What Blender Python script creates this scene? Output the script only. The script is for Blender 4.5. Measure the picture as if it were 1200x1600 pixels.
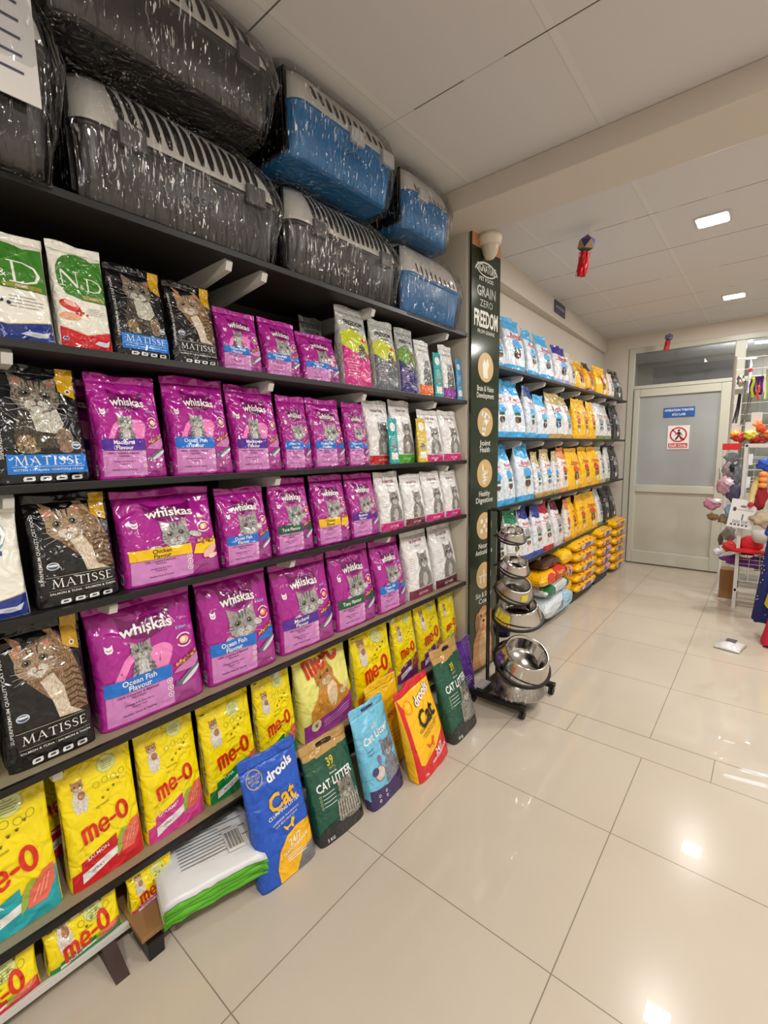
import bpy, bmesh, math, random
from mathutils import Matrix, Vector
from mathutils.geometry import tessellate_polygon
PI = math.pi
scene = bpy.context.scene
for o in list(bpy.data.objects): bpy.data.objects.remove(o)
COL = scene.collection

# ------------------------------------------------------------------ camera, light, exposure
cam_d = bpy.data.cameras.new('camera'); cam = bpy.data.objects.new('camera', cam_d); COL.objects.link(cam)
cam_d.sensor_fit = 'HORIZONTAL'; cam_d.sensor_width = 36.0; cam_d.lens = 36 * 725.65 / 1200
cam_d.clip_start = .02; cam_d.clip_end = 60
Rw = ((0.7692462675, 0.6386811164, -0.0186175047), (0.0704771918, -0.1137724833, -0.9910039291), (-0.6350536555, 0.7610139642, -0.1325315094))
cam.matrix_world = Matrix(((Rw[0][0], -Rw[1][0], -Rw[2][0], 0), (Rw[0][1], -Rw[1][1], -Rw[2][1], 0), (Rw[0][2], -Rw[1][2], -Rw[2][2], 1.4204), (0, 0, 0, 1)))
scene.camera = cam
world = bpy.data.worlds.new('world'); scene.world = world; world.use_nodes = True
bg = world.node_tree.nodes['Background']; bg.inputs[0].default_value = (1, .93, .86, 1); bg.inputs[1].default_value = .25
vs = scene.view_settings
vs.view_transform = 'Standard'; vs.look = 'None'; vs.exposure = 0.38; vs.gamma = 1; vs.use_curve_mapping = False
CEIL = 2.69
# ceiling light panels: (x, y, watts, label); unseen ones are added for ambient fill
LIGHTS = [(-.357, 3.40, 15, 'bright square ceiling light nearer to the hanging red-tailed lantern'),
          (-.355, 5.22, 15, 'smaller-looking square ceiling light in front of the white door'),
          (.85, 1.95, 22, 'unseen square ceiling light added as fill above the aisle right of the camera'),
          (.85, 3.4, 18, 'unseen square ceiling light added as fill above the toy racks'),
          (.55, .15, 24, 'unseen square ceiling light added as fill beside the photographer'),
          (.85, 5.2, 12, 'unseen square ceiling light added as fill by the end partition'),
          (.3, -1.3, 20, 'unseen square ceiling light added as fill behind the photographer')]

# ------------------------------------------------------------------ materials
def s2l(c):
    c = c / 255.0
    return c / 12.92 if c <= .04045 else ((c + .055) / 1.055) ** 2.4
MATS = {}
def base_mat(name):
    m = bpy.data.materials.new(name); m.use_nodes = True
    return m, m.node_tree, m.node_tree.nodes['Principled BSDF']
def lin(rgb): return (s2l(rgb[0]), s2l(rgb[1]), s2l(rgb[2]), 1)
def add_bump(nt, bs, scale, strength, dist, detail=3, distort=0, src='Object', stretch=None):
    tc = nt.nodes.new('ShaderNodeTexCoord'); nz = nt.nodes.new('ShaderNodeTexNoise'); bp = nt.nodes.new('ShaderNodeBump')
    nz.inputs['Scale'].default_value = scale; nz.inputs['Detail'].default_value = detail; nz.inputs['Distortion'].default_value = distort
    if stretch:
        mp = nt.nodes.new('ShaderNodeMapping'); mp.inputs['Scale'].default_value = stretch
        nt.links.new(tc.outputs[src], mp.inputs[0]); nt.links.new(mp.outputs[0], nz.inputs['Vector'])
    else: nt.links.new(tc.outputs[src], nz.inputs['Vector'])
    bp.inputs['Strength'].default_value = strength; bp.inputs['Distance'].default_value = dist
    nt.links.new(nz.outputs[0], bp.inputs['Height']); nt.links.new(bp.outputs[0], bs.inputs['Normal'])
    return bp
def film(rgb, rough=.17, name='printed_film', bump=.5):
    k = ('film', rgb, rough, bump)
    if k not in MATS:
        m, nt, bs = base_mat(name); bs.inputs['Base Color'].default_value = lin(rgb)
        bs.inputs['Roughness'].default_value = rough; bs.inputs['Specular IOR Level'].default_value = .6
        add_bump(nt, bs, 4.2, bump, .045, 1.6, .8)
        MATS[k] = m
    return MATS[k]
def fur(rgb, rgb2=None):
    k = ('fur', rgb, rgb2)
    if k not in MATS:
        m, nt, bs = base_mat('printed_fur'); rgb2 = rgb2 or tuple(max(0, c * .72) for c in rgb)
        tc = nt.nodes.new('ShaderNodeTexCoord'); nz = nt.nodes.new('ShaderNodeTexNoise'); mp = nt.nodes.new('ShaderNodeMapping')
        mp.inputs['Scale'].default_value = (60, 1, 22); nz.inputs['Scale'].default_value = 1; nz.inputs['Detail'].default_value = 3; nz.inputs['Distortion'].default_value = 1.2
        cr = nt.nodes.new('ShaderNodeValToRGB'); cr.color_ramp.elements[0].position = .38; cr.color_ramp.elements[1].position = .62
        cr.color_ramp.elements[0].color = lin(rgb2); cr.color_ramp.elements[1].color = lin(rgb)
        nt.links.new(tc.outputs['Object'], mp.inputs[0]); nt.links.new(mp.outputs[0], nz.inputs['Vector'])
        nt.links.new(nz.outputs[0], cr.inputs[0]); nt.links.new(cr.outputs[0], bs.inputs['Base Color'])
        bs.inputs['Roughness'].default_value = .17; bs.inputs['Specular IOR Level'].default_value = .6
        add_bump(nt, bs, 4.2, .5, .045, 1.6, .8)
        MATS[k] = m
    return MATS[k]
def plain(rgb, rough=.5, metal=0, name='plain', bump=0, bscale=30, spec=.5):
    k = ('plain', rgb, rough, metal, name, bump)
    if k not in MATS:
        m, nt, bs = base_mat(name); bs.inputs['Base Color'].default_value = lin(rgb)
        bs.inputs['Roughness'].default_value = rough; bs.inputs['Metallic'].default_value = metal; bs.inputs['Specular IOR Level'].default_value = spec
        if bump: add_bump(nt, bs, bscale, bump, .01)
        MATS[k] = m
    return MATS[k]
def emis(rgb, strength, name='light_diffuser'):
    m, nt, bs = base_mat(name); bs.inputs['Base Color'].default_value = lin(rgb)
    bs.inputs['Emission Color'].default_value = lin(rgb); bs.inputs['Emission Strength'].default_value = strength
    return m

def mnode(nt, op, a, b=None):
    n = nt.nodes.new('ShaderNodeMath'); n.operation = op
    for i, v in enumerate((a, b)):
        if v is None: continue
        if hasattr(v, 'links'): nt.links.new(v, n.inputs[i])
        else: n.inputs[i].default_value = v
    return n.outputs[0]
def grid_line(nt, c, off, step, hw):
    t = mnode(nt, 'DIVIDE', mnode(nt, 'SUBTRACT', c, off), step)
    r = mnode(nt, 'ABSOLUTE', mnode(nt, 'SUBTRACT', t, mnode(nt, 'ROUND', t)))
    return mnode(nt, 'LESS_THAN', mnode(nt, 'MULTIPLY', r, step), hw)
def one_line(nt, c, at, hw):
    return mnode(nt, 'LESS_THAN', mnode(nt, 'ABSOLUTE', mnode(nt, 'SUBTRACT', c, at)), hw)
def floor_material():
    m, nt, bs = base_mat('polished_beige_floor_tiles')
    g = nt.nodes.new('ShaderNodeNewGeometry'); sp = nt.nodes.new('ShaderNodeSeparateXYZ'); nt.links.new(g.outputs['Position'], sp.inputs[0])
    x, y = sp.outputs[0], sp.outputs[1]
    w = .0017
    lx = grid_line(nt, x, -.364, .6, w); lx2 = grid_line(nt, x, -.704, .6, w)
    ly1 = grid_line(nt, y, 1.108, .6, w); ly2 = grid_line(nt, y, 2.431, .6, w)
    inb = mnode(nt, 'MULTIPLY', mnode(nt, 'GREATER_THAN', y, 2.246), mnode(nt, 'LESS_THAN', y, 2.431))
    near = mnode(nt, 'LESS_THAN', y, 2.22); far = mnode(nt, 'GREATER_THAN', y, 2.44)
    nb = mnode(nt, 'SUBTRACT', 1, inb)
    L = mnode(nt, 'MULTIPLY', lx, nb)
    for t in (mnode(nt, 'MULTIPLY', lx2, inb), mnode(nt, 'MULTIPLY', ly1, near), mnode(nt, 'MULTIPLY', ly2, far),
              one_line(nt, y, 2.246, .002), one_line(nt, y, 2.431, .0025)):
        L = mnode(nt, 'MAXIMUM', L, t)
    nz = nt.nodes.new('ShaderNodeTexNoise'); nz.inputs['Scale'].default_value = 1.3; nz.inputs['Detail'].default_value = 4
    nt.links.new(g.outputs['Position'], nz.inputs['Vector'])
    cr = nt.nodes.new('ShaderNodeValToRGB'); cr.color_ramp.elements[0].position = .3; cr.color_ramp.elements[1].position = .7
    cr.color_ramp.elements[0].color = lin((187, 175, 158)); cr.color_ramp.elements[1].color = lin((195, 184, 168))
    nt.links.new(nz.outputs[0], cr.inputs[0])
    mx = nt.nodes.new('ShaderNodeMixRGB'); nt.links.new(mnode(nt, 'MULTIPLY', L, .75), mx.inputs[0]); nt.links.new(cr.outputs[0], mx.inputs[1]); mx.inputs[2].default_value = lin((105, 92, 78))
    nt.links.new(mx.outputs[0], bs.inputs['Base Color'])
    bs.inputs['Roughness'].default_value = .2; bs.inputs['Specular IOR Level'].default_value = .16
    bs.inputs['Coat Weight'].default_value = .55; bs.inputs['Coat Roughness'].default_value = .015
    return m
def ceiling_material():
    m, nt, bs = base_mat('grey_ceiling_tiles')
    g = nt.nodes.new('ShaderNodeNewGeometry'); sp = nt.nodes.new('ShaderNodeSeparateXYZ'); nt.links.new(g.outputs['Position'], sp.inputs[0])
    x, y = sp.outputs[0], sp.outputs[1]
    near = mnode(nt, 'LESS_THAN', y, 2.3); far = mnode(nt, 'GREATER_THAN', y, 2.3)
    nz = nt.nodes.new('ShaderNodeTexNoise'); nz.inputs['Scale'].default_value = 2.6; nt.links.new(g.outputs['Position'], nz.inputs['Vector'])
    gate = mnode(nt, 'GREATER_THAN', nz.outputs[0], .46)
    lx = grid_line(nt, x, -.627, .6, .0022)
    ly = mnode(nt, 'ADD', mnode(nt, 'MULTIPLY', grid_line(nt, y, .9786, .6, .0028), near), mnode(nt, 'MULTIPLY', grid_line(nt, y, 3.1, .6, .0028), far))
    L = mnode(nt, 'ADD', mnode(nt, 'MULTIPLY', ly, mnode(nt, 'ADD', mnode(nt, 'MULTIPLY', gate, .6), .25)), mnode(nt, 'MULTIPLY', lx, .12))
    wide = mnode(nt, 'MULTIPLY', grid_line(nt, x, -.612, .6, .011), .3)
    m1 = nt.nodes.new('ShaderNodeMixRGB'); nt.links.new(wide, m1.inputs[0]); m1.inputs[1].default_value = lin((212, 210, 210)); m1.inputs[2].default_value = lin((226, 226, 224))
    m2 = nt.nodes.new('ShaderNodeMixRGB'); nt.links.new(L, m2.inputs[0]); nt.links.new(m1.outputs[0], m2.inputs[1]); m2.inputs[2].default_value = lin((40, 36, 32))
    nt.links.new(m2.outputs[0], bs.inputs['Base Color']); bs.inputs['Roughness'].default_value = .8
    return m
def glass_mat(rgb, rough, trans=1.0, name='glass'):
    m, nt, bs = base_mat(name); bs.inputs['Base Color'].default_value = lin(rgb); bs.inputs['Roughness'].default_value = rough
    bs.inputs['Transmission Weight'].default_value = trans; bs.inputs['IOR'].default_value = 1.45
    return m
def clear_glass():
    m = bpy.data.materials.new('clear_pane'); m.use_nodes = True; nt = m.node_tree; nt.nodes.clear()
    o = nt.nodes.new('ShaderNodeOutputMaterial'); t = nt.nodes.new('ShaderNodeBsdfTransparent'); g = nt.nodes.new('ShaderNodeBsdfGlossy')
    g.inputs['Roughness'].default_value = .02; mx = nt.nodes.new('ShaderNodeMixShader'); fr = nt.nodes.new('ShaderNodeFresnel'); fr.inputs[0].default_value = 1.5
    t.inputs[0].default_value = (.88, .92, .92, 1)
    nt.links.new(fr.outputs[0], mx.inputs[0]); nt.links.new(t.outputs[0], mx.inputs[1]); nt.links.new(g.outputs[0], mx.inputs[2]); nt.links.new(mx.outputs[0], o.inputs[0])
    return m
def wrap_mat():
    m = bpy.data.materials.new('clear_shrink_wrap'); m.use_nodes = True; nt = m.node_tree; nt.nodes.clear()
    o = nt.nodes.new('ShaderNodeOutputMaterial'); t = nt.nodes.new('ShaderNodeBsdfTransparent'); g = nt.nodes.new('ShaderNodeBsdfGlossy')
    t.inputs[0].default_value = (.97, .97, .975, 1)
    g.inputs['Roughness'].default_value = .05; mx = nt.nodes.new('ShaderNodeMixShader')
    tc = nt.nodes.new('ShaderNodeTexCoord'); mp = nt.nodes.new('ShaderNodeMapping'); mp.inputs['Scale'].default_value = (24, 24, 3); mp.inputs['Rotation'].default_value = (0, .12, 0)
    nz = nt.nodes.new('ShaderNodeTexNoise'); nz.inputs['Scale'].default_value = 1.6; nz.inputs['Detail'].default_value = 1.5; nz.inputs['Distortion'].default_value = .9
    bp = nt.nodes.new('ShaderNodeBump'); bp.inputs['Strength'].default_value = 1; bp.inputs['Distance'].default_value = .024
    lw = nt.nodes.new('ShaderNodeFresnel'); lw.inputs[0].default_value = 1.5
    nt.links.new(tc.outputs['Object'], mp.inputs[0]); nt.links.new(mp.outputs[0], nz.inputs['Vector']); nt.links.new(nz.outputs[0], bp.inputs['Height'])
    nt.links.new(bp.outputs[0], g.inputs['Normal'])
    fac = mnode(nt, 'ADD', mnode(nt, 'MULTIPLY', lw.outputs[0], .6), .03)
    nt.links.new(fac, mx.inputs[0]); nt.links.new(t.outputs[0], mx.inputs[1]); nt.links.new(g.outputs[0], mx.inputs[2])
    # highlights on the wrap, painted as diffuse white streaks and specks
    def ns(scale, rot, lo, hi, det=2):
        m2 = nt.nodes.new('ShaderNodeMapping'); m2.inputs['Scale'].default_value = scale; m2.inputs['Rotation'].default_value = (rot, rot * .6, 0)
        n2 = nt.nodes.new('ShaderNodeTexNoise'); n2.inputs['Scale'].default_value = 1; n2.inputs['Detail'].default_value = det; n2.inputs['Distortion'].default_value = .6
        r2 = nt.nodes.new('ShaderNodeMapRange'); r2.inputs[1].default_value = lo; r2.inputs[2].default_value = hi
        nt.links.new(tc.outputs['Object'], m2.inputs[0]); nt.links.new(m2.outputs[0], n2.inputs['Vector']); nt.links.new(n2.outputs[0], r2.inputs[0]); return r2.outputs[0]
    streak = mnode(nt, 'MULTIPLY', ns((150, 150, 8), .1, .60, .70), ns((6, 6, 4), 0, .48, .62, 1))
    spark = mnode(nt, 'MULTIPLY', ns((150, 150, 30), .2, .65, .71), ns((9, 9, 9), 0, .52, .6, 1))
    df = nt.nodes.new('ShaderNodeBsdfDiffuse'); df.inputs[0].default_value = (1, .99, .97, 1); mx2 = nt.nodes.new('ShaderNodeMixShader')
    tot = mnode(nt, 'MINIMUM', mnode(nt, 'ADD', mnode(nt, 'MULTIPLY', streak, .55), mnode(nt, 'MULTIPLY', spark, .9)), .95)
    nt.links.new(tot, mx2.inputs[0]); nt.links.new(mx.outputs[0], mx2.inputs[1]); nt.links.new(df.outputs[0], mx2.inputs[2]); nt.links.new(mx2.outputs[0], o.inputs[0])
    return m
M_CREAM = plain((208, 199, 187), .6, name='cream_paint', bump=.05)
M_WALL = plain((226, 222, 214), .65, name='wall_paint', bump=.05)
M_ALU = plain((196, 196, 182), .35, name='powder_coated_frame')
M_BLACK = plain((12, 11, 11), .4, name='black_coated_steel')
M_DARK = plain((34, 28, 26), .6, name='dark_back_panel')
M_WHITE = plain((205, 203, 198), .4, name='white_steel')
M_SHELFTOP = plain((150, 138, 110), .45, name='beige_shelf_top')
M_CHROME = plain((205, 202, 198), .12, 1, name='polished_steel')
M_STEEL = plain((190, 186, 180), .28, 1, name='brushed_steel')
M_RUBBER = plain((14, 14, 15), .5, name='black_rubber')
M_CARD = plain((150, 112, 70), .8, name='brown_board')
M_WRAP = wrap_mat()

# ------------------------------------------------------------------ object helpers
def link(name, bm, mats, parent=None, smooth=False, loc=None):
    me = bpy.data.meshes.new(name); bm.normal_update(); bm.to_mesh(me); bm.free()
    for m in (mats if isinstance(mats, (list, tuple)) else [mats]): me.materials.append(m)
    if smooth:
        for p in me.polygons: p.use_smooth = True
    o = bpy.data.objects.new(name, me); COL.objects.link(o)
    if parent: o.parent = parent
    if loc: o.location = loc
    return o
def tag(o, label, cat, group=None):
    o['label'] = label; o['category'] = cat
    if group: o['group'] = group
    return o
def thing(name, label, cat, loc=(0, 0, 0), rot=(0, 0, 0), group=None):
    o = bpy.data.objects.new(name, None); o.empty_display_size = .05; COL.objects.link(o); o.location = loc; o.rotation_euler = rot
    return tag(o, label, cat, group)
def struct(o): o['kind'] = 'structure'; return o
def copy_tree(o, parent=None):
    c = o.copy(); COL.objects.link(c)
    if parent: c.parent = parent
    for ch in [x for x in o.children]: copy_tree(ch, c)
    return c
def box(bm, x0, x1, y0, y1, z0, z1, bev=0, mi=0):
    r = bmesh.ops.create_cube(bm, size=1)
    vs_ = r['verts']
    for v in vs_: v.co = Vector(((x0 + x1) / 2 + v.co.x * (x1 - x0), (y0 + y1) / 2 + v.co.y * (y1 - y0), (z0 + z1) / 2 + v.co.z * (z1 - z0)))
    fs = set(f for v in vs_ for f in v.link_faces)
    for f in fs: f.material_index = mi
    if bev:
        es = list(set(e for v in vs_ for e in v.link_edges))
        bmesh.ops.bevel(bm, geom=es, offset=bev, segments=2, affect='EDGES', profile=.6)
def boxm(*a, bev=0):
    bm = bmesh.new(); box(bm, *a, bev=bev); return bm
def tube(bm, pts, r, n=8, mi=0, closed=False):
    pts = [Vector(p) for p in pts]; rings = []
    N = len(pts)
    for i, p in enumerate(pts):
        if closed: d = pts[(i + 1) % N] - pts[i - 1]
        else: d = pts[min(i + 1, N - 1)] - pts[max(i - 1, 0)]
        d.normalize(); up = Vector((0, 0, 1)) if abs(d.z) < .9 else Vector((1, 0, 0))
        a = d.cross(up).normalized(); b = d.cross(a)
        rr = r[i] if isinstance(r, (list, tuple)) else r
        rings.append([bm.verts.new(p + rr * (math.cos(2 * PI * k / n) * a + math.sin(2 * PI * k / n) * b)) for k in range(n)])
    for i in range(N if closed else N - 1):
        A, B = rings[i], rings[(i + 1) % N]
        for k in range(n):
            f = bm.faces.new((A[k], A[(k + 1) % n], B[(k + 1) % n], B[k])); f.material_index = mi; f.smooth = True
    if not closed:
        for rg in (rings[0], rings[-1][::-1]):
            f = bm.faces.new(rg); f.material_index = mi
def lathe(bm, prof, n=40, mi=0):
    rings = []
    for r, z in prof: rings.append([bm.verts.new((r * math.cos(2 * PI * k / n), r * math.sin(2 * PI * k / n), z)) for k in range(n)] if r > 1e-5 else [bm.verts.new((0, 0, z))])
    for A, B in zip(rings, rings[1:]):
        for k in range(n):
            k2 = (k + 1) % n
            if len(A) == 1: vv = (A[0], B[k2], B[k])
            elif len(B) == 1: vv = (A[k], A[k2], B[0])
            else: vv = (A[k], A[k2], B[k2], B[k])
            f = bm.faces.new(vv); f.smooth = True; f.material_index = mi
def rrect(hx, hy, r, n=5):
    out = []
    for cx, cy, a0 in ((hx - r, hy - r, 0), (-hx + r, hy - r, PI / 2), (-hx + r, -hy + r, PI), (hx - r, -hy + r, 1.5 * PI)):
        for k in range(n): a = a0 + PI / 2 * k / (n - 1); out.append((cx + r * math.cos(a), cy + r * math.sin(a)))
    return out
def loft(bm, secs, mi=0, cap0=True, cap1=True):
    rings = [[bm.verts.new(p) for p in s] for s in secs]
    for A, B in zip(rings, rings[1:]):
        n = len(A)
        for k in range(n):
            f = bm.faces.new((A[k], A[(k + 1) % n], B[(k + 1) % n], B[k])); f.material_index = mi; f.smooth = True
    if cap0: bm.faces.new(rings[0][::-1]).material_index = mi
    if cap1: bm.faces.new(rings[-1]).material_index = mi

# ------------------------------------------------------------------ flat artwork
TXT = {}
def text_tris(s, bold=0):
    k = (s, bold)
    if k not in TXT:
        cu = bpy.data.curves.new('t', 'FONT'); cu.body = s; cu.resolution_u = 2; cu.offset = bold
        ob = bpy.data.objects.new('t', cu); COL.objects.link(ob)
        dg = bpy.context.evaluated_depsgraph_get(); dg.update(); me = ob.evaluated_get(dg).to_mesh()
        V = [(v.co.x, v.co.y) for v in me.vertices]; F = [tuple(p.vertices) for p in me.polygons]
        ob.evaluated_get(dg).to_mesh_clear(); bpy.data.objects.remove(ob); bpy.data.curves.remove(cu)
        if V:
            x0 = min(v[0] for v in V); x1 = max(v[0] for v in V)
        else: x0, x1 = 0, 1
        TXT[k] = ([(a - x0, b) for a, b in V], F, x1 - x0)
    return TXT[k]
class Art:
    def __init__(s): s.items = []
    def raw(s, V, F, mat, L): s.items.append((V, F, mat, L))
    def poly(s, pts, mat, L=1):
        tr = tessellate_polygon([[Vector((p[0], p[1], 0)) for p in pts]])
        s.raw(list(pts), [tuple(t) for t in tr], mat, L)
    def rect(s, x0, y0, x1, y1, mat, L=1): s.raw([(x0, y0), (x1, y0), (x1, y1), (x0, y1)], [(0, 1, 2, 3)], mat, L)
    def ell(s, cx, cy, rx, ry, mat, L=1, rot=0, n=20):
        c, sn = math.cos(rot), math.sin(rot)
        P = [(cx + rx * math.cos(2 * PI * k / n) * c - ry * math.sin(2 * PI * k / n) * sn, cy + rx * math.cos(2 * PI * k / n) * sn + ry * math.sin(2 * PI * k / n) * c) for k in range(n)]
        s.raw(P, [tuple(range(n))], mat, L)
    def ring(s, cx, cy, rx, ry, w, mat, L=1, a0=0, a1=2 * PI, n=24):
        P = []
        for k in range(n + 1):
            a = a0 + (a1 - a0) * k / n; P.append((cx + rx * math.cos(a), cy + ry * math.sin(a))); P.append((cx + (rx - w) * math.cos(a), cy + (ry - w) * math.sin(a)))
        s.raw(P, [(2 * k, 2 * k + 1, 2 * k + 3, 2 * k + 2) for k in range(n)], mat, L)
    def stroke(s, pts, w, mat, L=1, cap=True):
        for i, (a, b) in enumerate(zip(pts, pts[1:])):
            dx, dy = b[0] - a[0], b[1] - a[1]; d = math.hypot(dx, dy) or 1; w0 = w[i] if isinstance(w, list) else w; w1 = w[i + 1] if isinstance(w, list) else w
            nx, ny = -dy / d / 2, dx / d / 2
            s.raw([(a[0] + nx * w0, a[1] + ny * w0), (a[0] - nx * w0, a[1] - ny * w0), (b[0] - nx * w1, b[1] - ny * w1), (b[0] + nx * w1, b[1] + ny * w1)], [(0, 1, 2, 3)], mat, L)
        if cap:
            for i, p in enumerate(pts):
                ww = w[i] if isinstance(w, list) else w
                s.ell(p[0], p[1], ww / 2, ww / 2, mat, L, n=8)
    def text(s, t, x, y, size, mat, L=3, bold=.012, width=None, align='c', rot=0, arch=0, sy=1.0):
        V, F, W = text_tris(t, bold)
        k = size
        kx = width / W if width else k
        ox = -W * kx / 2 if align == 'c' else (0 if align == 'l' else -W * kx)
        c, sn = math.cos(rot), math.sin(rot); P = []
        for a, b in V:
            px = a * kx + ox; py = b * k * sy - .35 * k * sy
            if arch: py += arch * (1 - (2 * px / (W * kx)) ** 2)
            P.append((x + px * c - py * sn, y + px * sn + py * c))
        s.raw(P, F, mat, L)

WHITE = (236, 234, 232); BLK = (16, 15, 18); RED = (214, 34, 26)
def serif(a, word, x, y, h, mat, L=3, w=None, gap=.12, slant=0, rot=0):
    """tall roman capitals with thick and thin strokes"""
    G = {'M': (1.05, [([(0.12, 0), (.2, 1)], .05), ([(.2, 1), (.52, .08)], .13), ([(.52, .08), (.84, 1)], .05), ([(.84, 1), (.93, 0)], .13), ([(0, 0), (.24, 0)], .045), ([(.8, 0), (1.05, 0)], .045), ([(.08, 1), (.24, 1)], .045), ([(.8, 1), (.97, 1)], .045)]),
         'A': (.86, [([(.1, 0), (.42, 1)], .05), ([(.42, 1), (.77, 0)], .13), ([(.2, .34), (.62, .34)], .05), ([(0, 0), (.2, 0)], .045), ([(.64, 0), (.88, 0)], .045)]),
         'T': (.74, [([(.37, 0), (.37, 1)], .13), ([(0, .98), (.74, .98)], .055), ([(.02, .98), (.02, .84)], .04), ([(.72, .98), (.72, .84)], .04), ([(.22, 0), (.52, 0)], .045)]),
         'I': (.34, [([(.17, 0), (.17, 1)], .13), ([(.02, 0), (.32, 0)], .045), ([(.02, 1), (.32, 1)], .045)]),
         'S': (.56, [([(.5, .8), (.4, .95), (.24, .98), (.08, .86), (.1, .68), (.28, .53), (.45, .4), (.5, .22), (.36, .04), (.18, .02), (.04, .18)], [.05, .05, .06, .1, .12, .13, .13, .1, .06, .05, .05])]),
         'E': (.6, [([(.12, 0), (.12, 1)], .13), ([(.02, .98), (.54, .98)], .05), ([(.12, .52), (.44, .52)], .05), ([(.02, .02), (.58, .02)], .05), ([(.54, .98), (.54, .86)], .04), ([(.58, .02), (.58, .16)], .04)]),
         'N': (.95, [([(.15, 0), (.15, 1)], .05), ([(.15, 1), (.8, 0)], .13), ([(.8, 0), (.8, 1)], .05), ([(.02, 0), (.28, 0)], .045), ([(.68, 1), (.93, 1)], .045)]),
         'D': (.95, [([(.15, 0), (.15, 1)], .09), ([(.02, .98), (.45, .98), (.75, .82), (.86, .5), (.75, .18), (.45, .02), (.02, .02)], [.05, .05, .09, .12, .09, .05, .05])]),
         'Q': (1.0, [([(.5, .98), (.2, .86), (.07, .5), (.2, .14), (.5, .02), (.8, .14), (.93, .5), (.8, .86), (.5, .98)], [.05, .09, .12, .09, .05, .09, .12, .09, .05]), ([(.5, .2), (.9, -.15)], .06)])}
    tot = sum(G[c][0] for c in word) + gap * (len(word) - 1); k = (w / tot) if w else h
    c0, s0 = math.cos(rot), math.sin(rot); cx = -tot * k / 2
    for c in word:
        for pts, wd in G[c][1]:
            P = [(cx + p[0] * k, (p[1] - .5) * h) for p in pts]
            P = [(x + p[0] * c0 - p[1] * s0, y + p[0] * s0 + p[1] * c0) for p in P]
            a.stroke(P, [q * (h * .6 + k * .4) for q in wd] if isinstance(wd, list) else wd * (h * .6 + k * .4), mat, L, cap=isinstance(wd, list))
        cx += (G[c][0] + gap) * k
def meo(a, x, y, h, mat, L=3, rot=.12, sx=1.0):
    St = [([(0, .0), (.0, .62)], .17), ([(0, .5), (.1, .64), (.25, .66), (.33, .54), (.33, 0)], .16), ([(.33, .5), (.43, .64), (.58, .66), (.66, .54), (.66, 0)], .16),
          ([(.93, .33), (1.36, .36), (1.34, .55), (1.18, .66), (1.0, .62), (.9, .42), (.93, .18), (1.08, .04), (1.28, .08), (1.38, .18)], .14),
          ([(1.58, .38), (1.82, .4)], .17),
          ([(2.3 + .27 * math.cos(t * PI / 8), .5 + .42 * math.sin(t * PI / 8)) for t in range(17)], .18)]
    c, s = math.cos(rot), math.sin(rot); W = 2.66
    for pts, w in St:
        P = []
        for px, py in pts:
            px = (px - W / 2 + .08) * h * .78 * sx; py = (py - .45) * h; P.append((x + px * c - py * s, y + px * s + py * c))
        a.stroke(P, w * h * .95, mat, L)
PAL_GREY = dict(base=(168, 166, 166), dark=(74, 70, 72), light=(214, 212, 210), inner=(190, 150, 146), iris=(120, 116, 70), nose=(130, 90, 88))
PAL_TAN = dict(base=(176, 150, 120), dark=(84, 62, 46), light=(226, 214, 196), inner=(196, 130, 104), iris=(92, 104, 78), nose=(160, 92, 74))
PAL_KIT = dict(base=(150, 140, 124), dark=(60, 52, 44), light=(206, 202, 190), inner=(150, 100, 84), iris=(70, 76, 70), nose=(90, 64, 56))
PAL_BLUE = dict(base=(128, 134, 150), dark=(70, 74, 90), light=(178, 184, 196), inner=(150, 130, 140), iris=(180, 160, 60), nose=(70, 70, 80))
PAL_GINGER = dict(base=(218, 150, 60), dark=(180, 104, 34), light=(240, 214, 170), inner=(230, 160, 120), iris=(120, 130, 70), nose=(190, 110, 90))
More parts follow.
